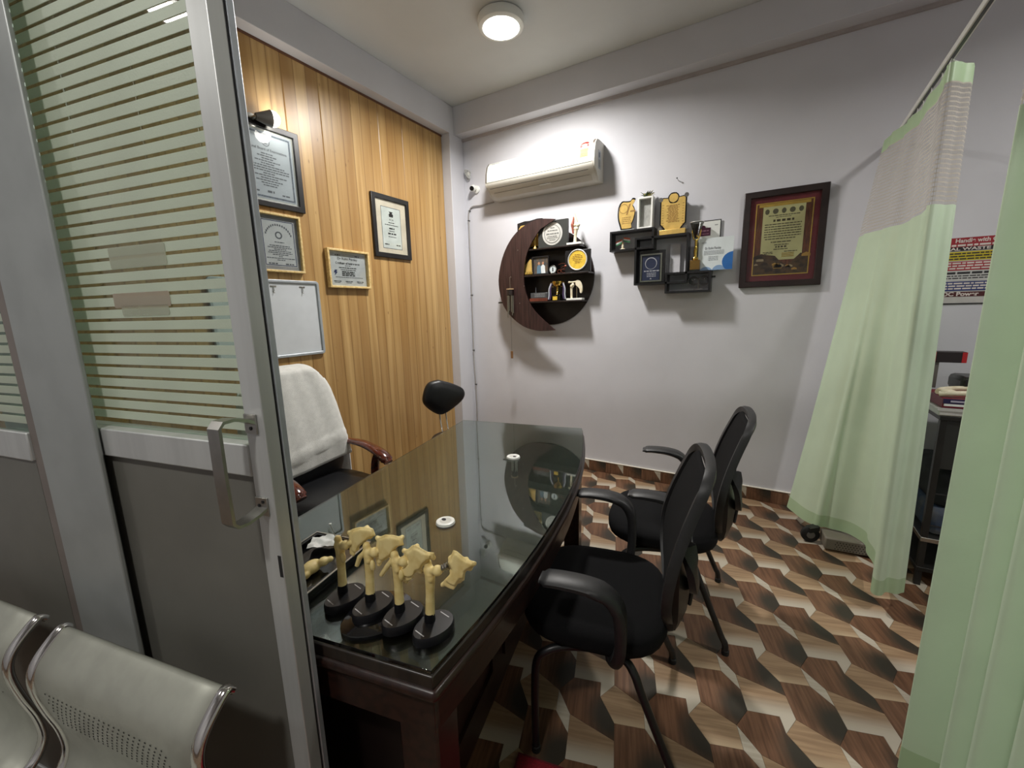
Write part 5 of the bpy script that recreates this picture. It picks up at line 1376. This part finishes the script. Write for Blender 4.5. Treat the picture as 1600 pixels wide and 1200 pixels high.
# ================================================================ FRAMES ON THE WOOD WALL (front faces +x)
RW = math.pi / 2
def wall_rect(corners, off=.016):
    """corner pixels tl, tr, br, bl -> centre y, centre z, width, height"""
    q = [pW(u, v, off) for u, v in corners]
    y0, y1 = (q[0][0] + q[3][0]) / 2, (q[1][0] + q[2][0]) / 2; z0, z1_ = (q[2][1] + q[3][1]) / 2, (q[0][1] + q[1][1]) / 2
    return (y0 + y1) / 2, (z0 + z1_) / 2, y1 - y0, z1_ - z0
def framed(name, label, yc, zc, w, h, fw, m, depth=.02):
    t = thing(name, label, 'framed certificate', (XW, yc, zc), RW)
    B().frame(w, h, fw, -depth, -.001).done('frame', m, t, bevel=.003)
    B().box(-w / 2 + fw * .6, w / 2 - fw * .6, -.006, -.001, -h / 2 + fw * .6, h / 2 - fw * .6).done('mount', M_paper, t)
    B().box(-w / 2 + fw * .8, w / 2 - fw * .8, -depth * .62, -depth * .62 + .0012, -h / 2 + fw * .8, h / 2 - fw * .8).done('glazing', M_cert, t)
    return t
# right black frame
yc, zc, w, h = wall_rect(((579, 301), (638, 312), (643, 405), (587, 402)))
t = framed('black_certificate_frame', 'small black framed certificate with cream mount, nearest the room corner', yc, zc, w, h, .036, M_blkfr)
iw, ih = w - .072, h - .072
B().box(-iw * .5, iw * .5, -.0072, -.006, -ih * .5, ih * .5).done('cream_mount', mat('cream_mount', (226, 214, 196), .6), t)
B().box(-iw * .32, iw * .32, -.0078, -.0072, -ih * .41, ih * .38).done('certificate', mat('pale_cert', (216, 222, 220), .6), t)
B().frame(iw * .64, ih * .79, .0035, -.0083, -.0078, 0, -ih * .015).done('border', mat('slate_line', (92, 98, 112), .5), t)
b = B()
b.prism([(-.020, ih * .20), (.020, ih * .20), (.022, ih * .25), (.010, ih * .27), (.022, ih * .30), (-.022, ih * .30), (-.010, ih * .27), (-.022, ih * .25)], -.0084, -.0078)
b.text('AOA', .022, 0, ih * .145, -.0084); b.dashes(-.03, .03, ih * .09, .006, -.0084, 1); b.dashes(-iw * .22, iw * .22, ih * .045, .005, -.0084, 2)
b.dashes(-.028, .028, -ih * .02, .010, -.0084, 3); b.dashes(-.03, .03, -ih * .07, .005, -.0084, 4); b.dashes(-.042, .042, -ih * .12, .011, -.0084, 5); b.dashes(-.04, .04, -ih * .18, .005, -.0084, 6)
b.dashes(-iw * .26, -iw * .12, -ih * .33, .008, -.0084, 7); b.dashes(iw * .12, iw * .26, -ih * .33, .008, -.0084, 8)
b.done('lettering', M_ink, t)
# small landscape pine frame
yc, zc, w, h = wall_rect(((511, 387), (575, 395), (577, 451), (512, 450)))
t = framed('pine_certificate_frame', 'landscape certificate in a pale wooden frame beside the whiteboard', yc, zc, w, h, .015, M_pine, .035)
iw, ih = w - .03, h - .03
B().box(-iw * .47, iw * .47, -.0070, -.006, -ih * .47, ih * .45).done('certificate', mat('cool_cert', (196, 200, 204), .6), t)
b = B()
b.text('Dr Rohit Pandey', .024, 0, ih * .30, -.0076, 'CENTER', iw * .52, .0003); b.text('Certificate of Achievement', .020, 0, ih * .17, -.0076, 'CENTER', iw * .64, .0008)
b.dashes(-iw * .32, -iw * .18, ih * .40, .007, -.0076, 1); b.dashes(iw * .2, iw * .32, ih * .40, .007, -.0076, 2)
b.dashes(-.025, .025, ih * .10, .004, -.0076, 3); b.dashes(-iw * .24, iw * .24, ih * .04, .006, -.0076, 4); b.dashes(-iw * .20, iw * .20, -ih * .02, .005, -.0076, 5)
for i in range(3): b.dashes(-iw * .17, iw * .17, -ih * (.08 + i * .05), .008, -.0076, 6 + i, 2, 5)
b.dashes(-iw * .34, iw * .38, -ih * .24, .0035, -.0076, 10)
for x in (-.3, .0, .3): b.dashes(iw * x - .03, iw * x + .03, -ih * .36, .006, -.0076, 12); b.dashes(iw * x - .025, iw * x + .025, -ih * .40, .004, -.0076, 13)
b.done('lettering', M_ink, t)
k = iw * -.36
B().prism([(k + .004, -ih * .03), (k + .024, -ih * .03), (k + .016, -ih * .09), (k + .026, -ih * .09), (k + .0, -ih * .20), (k + .006, -ih * .115), (k - .006, -ih * .115)], -.0078, -.007).done('bolt_mark', M_dkblue, t)
# big black frame behind the door edge
yr, zt = pW(466, 211, .016); _, zb_ = pW(476, 334, .016); yc = pW(421, 265, .016)[0]
yr = (yr + pW(476, 334, .016)[0]) / 2
w = 2 * (yr - yc); h = zt - zb_
t = framed('large_black_frame', 'large black framed diploma below the picture lamp', yc, (zt + zb_) / 2, w, h, .034, M_blkfr)
iw, ih = w - .068, h - .068
B().box(-iw * .47, iw * .47, -.0072, -.006, -ih * .47, ih * .47).done('certificate', M_bluep, t)
B().frame(iw * .88, ih * .90, .010, -.0077, -.0072).done('ornate_border', mat('blue_grey_border', (120, 130, 146), .6, var=.3, scale=200), t)
b = B()
b.ring([(.024 * math.cos(a), ih * .33 + .024 * math.sin(a)) for a in [q * math.pi / 10 for q in range(20)]], [(.020 * math.cos(a), ih * .33 + .020 * math.sin(a)) for a in [q * math.pi / 10 for q in range(20)]], -.0078, -.0072)
b.prism([(-.012, ih * .30), (.012, ih * .30), (.003, ih * .33), (.010, ih * .36), (-.010, ih * .36), (-.003, ih * .33)], -.0078, -.0072)
b.text('National Board of Examinations', .020, 0, ih * .225, -.0078, 'CENTER', iw * .72, .0004)
for i, wd in enumerate((.2, .34, .2, .44, .24, .6, .74, .76, .2, .62, .3, .46, .3, .24)): b.dashes(-iw * wd / 2, iw * wd / 2, ih * (.165 - i * .034), .006, -.0078, i)
b.dashes(-iw * .36, -iw * .2, -ih * .37, .008, -.0078, 50); b.dashes(iw * .2, iw * .36, -ih * .38, .008, -.0078, 51); b.dashes(-iw * .06, iw * .06, -ih * .36, .012, -.0078, 52)
b.done('lettering', mat('slate_ink', (96, 100, 108), .5), t)
# middle pine frame
yr, zt = pW(467, 340, .016); _, zb_ = pW(476, 428, .016); yr = (yr + pW(476, 428, .016)[0]) / 2; yc = pW(437, 372, .016)[0]
w = 2 * (yr - yc); h = zt - zb_
t = framed('pine_diploma_frame', 'portrait diploma in a pale wooden frame under the large black frame', yc, (zt + zb_) / 2, w, h, .014, M_pine, .03)
iw, ih = w - .028, h - .028
B().box(-iw * .49, iw * .49, -.0068, -.006, -ih * .49, ih * .49).done('grey_mount', mat('grey_mount', (150, 152, 158), .6), t)
B().box(-iw * .40, iw * .40, -.0074, -.0068, -ih * .43, ih * .42).done('certificate', mat('cool_cert', (196, 200, 204), .6), t)
B().frame(iw * .78, ih * .83, .004, -.0080, -.0074).done('border', M_dkblue, t)
b = B()
for k in range(15):
    a = math.radians(160 - k * 10); x, z = iw * .33 * math.cos(a), ih * .08 + ih * .26 * math.sin(a); b.rect(x - .004, x + .004, z - .006, z + .006, -.0080)
b.ring([(.022 * math.cos(a), ih * .15 + .022 * math.sin(a)) for a in [q * math.pi / 10 for q in range(20)]], [(.014 * math.cos(a), ih * .15 + .014 * math.sin(a)) for a in [q * math.pi / 10 for q in range(20)]], -.0081, -.0074)
for i, wd in enumerate((.24, .0, .5, .6, .3, .56, .6, .4, .1, .7, .2)):
    if wd: b.dashes(-iw * wd / 2, iw * wd / 2, ih * (.02 - i * .033), .005, -.0080, i)
b.dashes(-iw * .32, -iw * .1, -ih * .38, .008, -.0080, 50); b.dashes(iw * .1, iw * .32, -ih * .38, .008, -.0080, 51)
b.done('lettering', mat('slate_ink', (96, 100, 108), .5), t)
# whiteboard
yr = (pW(498, 440, .012)[0] + pW(507, 552, .012)[0]) / 2; zt = pW(498, 440, .012)[1]; zb_ = pW(507, 552, .012)[1]
w = .66; h = zt - zb_
t = thing('whiteboard', 'whiteboard with aluminium frame behind the executive chair', 'whiteboard', (XW, yr - w / 2, (zt + zb_) / 2), RW)
B().ring(rrect(-w / 2, w / 2, -h / 2, h / 2, .022), rrect(-w / 2 + .018, w / 2 - .018, -h / 2 + .018, h / 2 - .018, .006), -.020, -.001).done('frame', M_alu2, t, bevel=.003)
B().box(-w / 2 + .016, w / 2 - .016, -.010, -.002, -h / 2 + .016, h / 2 - .016).done('board', mat('whiteboard_white', (206, 210, 214), .2, var=.02), t)
for u in (428, 473):
    y = pW(u, 447, .02)[0] - (yr - w / 2)
    hk = B().box(y - .018, y + .018, -.0125, -.010, h / 2 - .045, h / 2 - .036).done('hook_plate', M_steel, t)
    B().tube(cr([(y, -.013, h / 2 - .04), (y, -.016, h / 2 - .06), (y, -.013, h / 2 - .075), (y, -.020, h / 2 - .08)], 4), .0025, 6).done('hook', M_steel, hk, smooth=60)

# ================================================================ CURTAINS AND RAIL
M_cur = translucent('pale_green_curtain', (212, 232, 204), .14, .38, bscale=0, wave=220, bstr=.05, gloss=.10)
M_hem = translucent('green_hem', (184, 210, 170), .14, .45, gloss=.10)
def net_mat():
    t = NT('curtain_net'); t.n.remove(t.b)
    uv = t.add('ShaderNodeTexCoord'); sp = t.add('ShaderNodeSeparateXYZ'); t.link(uv.outputs['UV'], sp.inputs[0])
    def thread(s_, n, wd): return math_node(t, 'LESS_THAN', math_node(t, 'FRACT', math_node(t, 'MULTIPLY', s_, n)), wd)
    f = math_node(t, 'MAXIMUM', thread(sp.outputs[0], 110, .34), thread(sp.outputs[1], 26, .30))
    di = t.add('ShaderNodeBsdfDiffuse'); di.inputs[0].default_value = srgb(206, 200, 190)
    tl = t.add('ShaderNodeBsdfTranslucent'); tl.inputs[0].default_value = srgb(206, 200, 190)
    m0 = t.add('ShaderNodeMixShader'); m0.inputs[0].default_value = .4; t.link(di.outputs[0], m0.inputs[1]); t.link(tl.outputs[0], m0.inputs[2])
    tr = t.add('ShaderNodeBsdfTransparent'); m = t.add('ShaderNodeMixShader')
    t.link(f, m.inputs[0]); t.link(tr.outputs[0], m.inputs[1]); t.link(m0.outputs[0], m.inputs[2]); t.link(m.outputs[0], t.out.inputs[0]); return t.m
M_net = net_mat()
ZR = 2.315
def rail_x(y): return .458 + .038 * y
rl = thing('curtain_rail', 'thin white ceiling hung curtain rail in front of the bay', 'curtain rail', (rail_x(1.9), 1.9, ZR))
O = (rail_x(1.9), 1.9, ZR)
B(O).obox((rail_x(1.65), 1.65, ZR), (.038, 1, 0), (-1, .038, 0), (0, 0, 1), 1.66, .011, .012).done('profile', M_white, rl, bevel=.002)
B(O).obox((rail_x(1.65), 1.65, ZR - .0125), (.038, 1, 0), (-1, .038, 0), (0, 0, 1), 1.65, .005, .0012).done('slot', M_blk, rl)
for y in (.25,):
    B(O).cyl((rail_x(y), y, ZR + .012), (rail_x(y), y, ZC), .005).done('hanger_rod', M_white, rl)
def curtain(name, label, top, bot, zt, zb, nfold, amp, netz, nu=150, nv=50, phase=0.0, hems=True):
    T_ = cr([(x, y, 0) for x, y in top], 12); B_ = cr([(x, y, 0) for x, y in bot], 12)
    def smp(C, u):
        f = u * (len(C) - 1); i = min(int(f), len(C) - 2); return C[i].lerp(C[i + 1], f - i)
    def P(u, z):
        k = (zt - z) / (zt - zb)
        p = smp(T_, u).lerp(smp(B_, u), k)
        d = (smp(T_, min(1, u + .01)).lerp(smp(B_, min(1, u + .01)), k) - smp(T_, max(0, u - .01)).lerp(smp(B_, max(0, u - .01)), k))
        d = d.normalized() if d.length > 1e-6 else Vector((0, 1, 0)); n = Vector((-d.y, d.x, 0))
        a = amp * (.5 + .5 * k)
        o = a * math.sin(2 * math.pi * nfold * u + phase) + a * .35 * math.sin(2 * math.pi * nfold * 2.3 * u + 1.1 + .8 * k)
        q = p + n * o; return (q.x, q.y, z)
    c0 = smp(B_, .5)
    t = thing(name, label, 'curtain', (c0.x, c0.y, 0)); o_ = (c0.x, c0.y, 0)
    zn = zt - netz; zh = zt - .065; zhem = zb + .075
    B(o_).grid(lambda u, v: P(u, zt + (zh - zt) * v), nu, 3).done('header_tape', M_hem, t, smooth=180)
    B(o_).grid(lambda u, v: P(u, zh + (zn - zh) * v), nu, 12).done('net_panel', M_net, t, smooth=180)
    B(o_).grid(lambda u, v: P(u, zn + (zhem - zn) * v), nu, nv).done('cloth', M_cur, t, smooth=180)
    B(o_).grid(lambda u, v: P(u, zhem + (zb - zhem) * v), nu, 3).done('hem', M_hem, t, smooth=180)
    for i in range(1, 12):
        u = i / 12; p = P(u, zt)
        hk = B(o_).cyl((p[0], p[1], zt - .005), (rail_x(p[1]), p[1], ZR - .012), .0016, n=6); hk.done('hook', M_white, t)
    return t
curtain('bay_curtain', 'pale green bay curtain with net top, flared near the white wall',
        [(.515, 3.17), (.531, 3.06), (.550, 2.96), (.560, 2.85), (.566, 2.72), (.557, 2.52), (.546, 2.333), (.600, 2.36), (.630, 2.41)],
        [(.255, 3.20), (.248, 3.10), (.345, 2.89), (.440, 2.90), (.578, 2.79), (.575, 2.55), (.540, 2.296), (.600, 2.325), (.655, 2.375)],
        2.285, .095, 5.0, .010, .50)
def ridge(u, y):           # point at depth y on the upright line through bottom pixel column u
    r = ray(u, 1190); return (r[0] / r[1] * y, y)
rb = [(.56, 1.46), ridge(1402, 1.40), (.565, 1.37), ridge(1468, 1.27), (.590, 1.25), ridge(1513, 1.16), (.61, 1.14), ridge(1575, 1.03), (.63, 1.00), (.475, .88), (.63, .82), (.48, .70), (.64, .60), (.5, .45)]
rt = [(x + (.5 - x) * .25, y) for x, y in rb]
curtain('bay_curtain', 'pale green bay curtain in the right foreground', rt, rb, 2.285, .085, 2.0, .003, .46, nu=220)

# ================================================================ BEHIND THE CURTAIN
x0, zt_ = pA(1488.8, 372.6, .003); zb_ = pA(1477, 474, .003)[1]
px0, px1 = x0 - .10, x0 + .46
t = thing('waste_poster', 'colour banded medical waste poster on the wall behind the curtains', 'poster', ((px0 + px1) / 2, D, zb_))
w, h = px1 - px0, zt_ - zb_
B().box(-w / 2, w / 2, -.003, 0, 0, h).done('sheet', mat('poster_grey', (190, 188, 184), .5), t)
bands = ((.86, 1.0, (150, 26, 38)), (.80, .86, (30, 24, 26)), (.655, .79, (196, 176, 30)), (.505, .64, (160, 30, 44)), (.35, .495, (196, 196, 194)), (.19, .335, (38, 54, 112)), (.10, .175, (74, 22, 24)))
for i, (a, c, col) in enumerate(bands): B().box(-w / 2, w / 2, -.0038, -.003, h * a, h * c).done('colour_band', mat('poster_band_%d' % i, col, .5), t)
xs = x0 - (px0 + px1) / 2
M_pp = mat('poster_pale_print', (216, 206, 200), .5)
B().text('Handle with Care', .030, xs + .012, h * .952, -.0043, 'LEFT', .20, .0008).done('heading_lettering', M_pp, t)
B().text('BIOMEDICAL WASTE', .022, xs + .155, h * .830, -.0043, 'RIGHT', .31, .0006).done('heading_lettering', M_pp, t)
B().text('OC Power', .030, xs - .012, h * .138, -.0043, 'LEFT', .15, .0010).done('heading_lettering', M_pp, t)
b = B(); b.dashes(xs, w / 2 - .02, h * .885, .010, -.0043, 1)
for i in range(3): b.dashes(xs - .02, w / 2 - .03, h * (.615 - i * .04), .008, -.0043, 3 + i)
for i in range(3): b.dashes(xs - .02, w / 2 - .03, h * (.305 - i * .04), .008, -.0043, 9 + i)
b.done('pale_lettering', M_pp, t)['kind'] = 'stuff'
b = B()
for i in range(3): b.dashes(xs - .02, w / 2 - .03, h * (.76 - i * .04), .007, -.0043, 20 + i)
b.dashes(xs - .02, w / 2 - .03, h * .465, .012, -.0043, 30)
for i in range(2): b.dashes(xs - .02, w / 2 - .06, h * (.42 - i * .035), .006, -.0043, 31 + i)
b.done('dark_lettering', M_ink, t)
B().box(-w / 2, w / 2, -.006, 0, -.006, 0).done('bottom_bar', M_blk, t)
# instrument rack with folded cloth, books, box
ry0, ry1 = 2.64, 3.22; rx0, rx1 = .76, 1.40
rk = thing('instrument_rack', 'dark steel shelf rack behind the bay curtains', 'rack', ((rx0 + rx1) / 2, (ry0 + ry1) / 2, 0))
O = ((rx0 + rx1) / 2, (ry0 + ry1) / 2, 0)
M_rack = mat('dark_rack', (52, 52, 50), .35, .5, var=.1)
for x in (rx0 + .015, rx1 - .015):
    for y in (ry0 + .015, ry1 - .015): B(O).box(x - .012, x + .012, y - .012, y + .012, 0, .88).done('post', M_rack, rk)
for z in (.10, .26, .88): B(O).box(rx0, rx1, ry0, ry1, z - .022, z).done('shelf_board', M_steel if z == .26 else M_rack, rk, bevel=.002)
B(O).box(rx0 + .004, rx1 - .004, ry0 + .01, ry0 + .016, .62, .855).done('front_panel', mat('rack_panel', (44, 46, 44), .4), rk)
def block(name, label, cat, x0, x1, y0, y1, z0, z1, m, bevel=.006, parts=()):
    t = thing(name, label, cat, ((x0 + x1) / 2, (y0 + y1) / 2, z0)); O_ = ((x0 + x1) / 2, (y0 + y1) / 2, z0)
    B(O_).box(x0, x1, y0, y1, z0, z1).done('body', m, t, bevel=bevel)
    for nm, q, mm in parts: B(O_).box(*q).done(nm, mm, t)
    return t
block('linen_stack', 'pile of dark blue linen on the rack behind the curtains', 'linen', .79, 1.3, 2.68, 3.1, .2605, .40, mat('navy_linen', (40, 58, 84), .9, var=.3, scale=12, rgb2=(84, 86, 88)), .03,
      (('fold', (.788, 1.303, 2.676, 2.682, .31, .316), M_ink),))
block('linen_bundle', 'dark bundle above the blue linen on the rack', 'linen', .80, 1.25, 2.70, 3.1, .401, .60, mat('dark_linen', (34, 38, 40), .9, var=.3, scale=10), .04, (('fold', (.798, 1.25, 2.698, 2.704, .47, .476), M_ink),))
block('steel_tray', 'bright steel tray under the books behind the curtains', 'tray', .75, 1.25, 2.64, 3.0, .8805, .915, M_sil, .006, (('lip', (.745, 1.255, 2.636, 2.642, .905, .918), M_sil),))
block('book', 'navy and red book lying on the steel tray', 'book', .765, 1.12, 2.66, 2.92, .916, .962, mat('red_book_cover', (120, 22, 40), .4), .002,
      (('page_block', (.770, 1.125, 2.655, 2.915, .926, .936), M_paper), ('navy_spine', (.766, 1.118, 2.656, 2.661, .938, .960), mat('navy_spine', (36, 32, 72), .4)), ('spine_lettering', (.790, .89, 2.654, 2.657, .945, .953), mat('spine_print', (176, 172, 190), .5))))
t = thing('headphones', 'white folded tubing lying on the book', 'tubing', (.86, 2.76, .963))
B().tube(cr([(-.10, -.06, .012), (-.03, -.08, .022), (.05, -.05, .020), (.08, .02, .014), (.02, .07, .022), (-.06, .05, .016), (-.09, -.01, .014)], 5), .013, 8).done('tube_loop', M_bonew, t, smooth=60)
B().ball((-.07, -.06, .02), (.03, .02, .018)).done('tube_end', M_bonew, t, smooth=180)
t.name = 'white_tubing'
block('instrument_pouch', 'dark grey pouch on the books behind the tubing', 'pouch', .87, 1.2, 2.83, 3.02, .963, 1.04, M_rack, .02, (('flap', (.88, 1.19, 2.826, 2.831, .99, 1.03), M_blk),))
bx2 = thing('glove_box', 'red and black carton on a stand behind the curtains', 'carton', (.845, 2.98, .963))
B().box(-.065, .065, -.03, .03, .135, .19).done('carton', mat('carton_black', (36, 28, 30), .5), bx2, bevel=.002)
for x in (-.066, .048): B().box(x, x + .018, -.031, -.0295, .136, .189).done('red_panel', M_red, bx2)
B().box(-.06, -.03, -.02, .02, 0, .136).done('stand', mat('grey_enamel', (120, 116, 112), .4, .4), bx2)
# castor and perforated base under the curtain
wx, wy = pZ(1268, 849, 0)
bx_, by_ = pZ(1284, 860, 0); ex_, ey_ = pZ(1350, 872, 0)
eq = thing('equipment_trolley', 'grey perforated trolley base with a castor showing under the bay curtain', 'trolley', ((bx_ + ex_) / 2 + .1, (by_ + ey_) / 2 + .1, 0), math.atan2(ey_ - by_, ex_ - bx_))
ln = math.hypot(ex_ - bx_, ey_ - by_)
B().box(-ln / 2 - .10, ln / 2 - .04, -.09, .03, .012, .085).done('base_box', mat('taupe_enamel', (118, 112, 100), .5, var=.05), eq, bevel=.008)
hb = B()
for i in range(15):
    for j in range(4):
        x = -ln / 2 - .05 + i * .014 + (.007 if j % 2 else 0); z = .025 + j * .013
        hb.lathe([(.001, 0), (.0032, 0), (.0032, .0005), (.001, .0005)], (x, -.0905, z), 6, (0, -1, 0))
ho = hb.done('vent_hole', M_rubber, eq); ho['kind'] = 'stuff'
B().cyl((ln / 2 - .07, .0, .085), (ln / 2 - .07, .0, .45), .014).done('upright', M_chr, eq, smooth=50)
cs = thing('castor_wheel', 'black rubber castor wheel beside the perforated trolley base', 'castor', (wx - .01, wy + .02, 0), .5)
B().lathe([(.012, -.014), (.040, -.014), (.048, -.008), (.048, .008), (.040, .014), (.012, .014)], (0, 0, .0485), 28, (.25, 1, 0)).done('tyre', M_rubber, cs, smooth=40)
B().lathe([(.001, -.016), (.014, -.016), (.034, -.011), (.034, .011), (.014, .016), (.001, .016)], (0, 0, .0485), 22, (.25, 1, 0)).done('hub', mat('grey_hub', (110, 108, 104), .4), cs, smooth=40)
B().obox((.012, 0, .085), (1, 0, .2), (0, 1, 0), (0, 0, 1), .028, .022, .014).done('fork', M_rack, cs)
# red mat in the foreground
mx, my = pDz(812, 1180, .004)
rm = thing('floor_mat', 'red floor mat corner at the foot of the visitor chair', 'mat', dw(mx + .24, my - .40), TH)
B().box(-.24, .24, -.40, .40, .0005, .010).done('pile', M_redmat, rm, bevel=.003)
B().ring([(-.245, -.405), (.245, -.405), (.245, .405), (-.245, .405)], [(-.23, -.39), (.23, -.39), (.23, .39), (-.23, .39)], .0005, .0085, 'xy').done('binding', mat('dark_red_binding', (96, 12, 26), .8), rm)
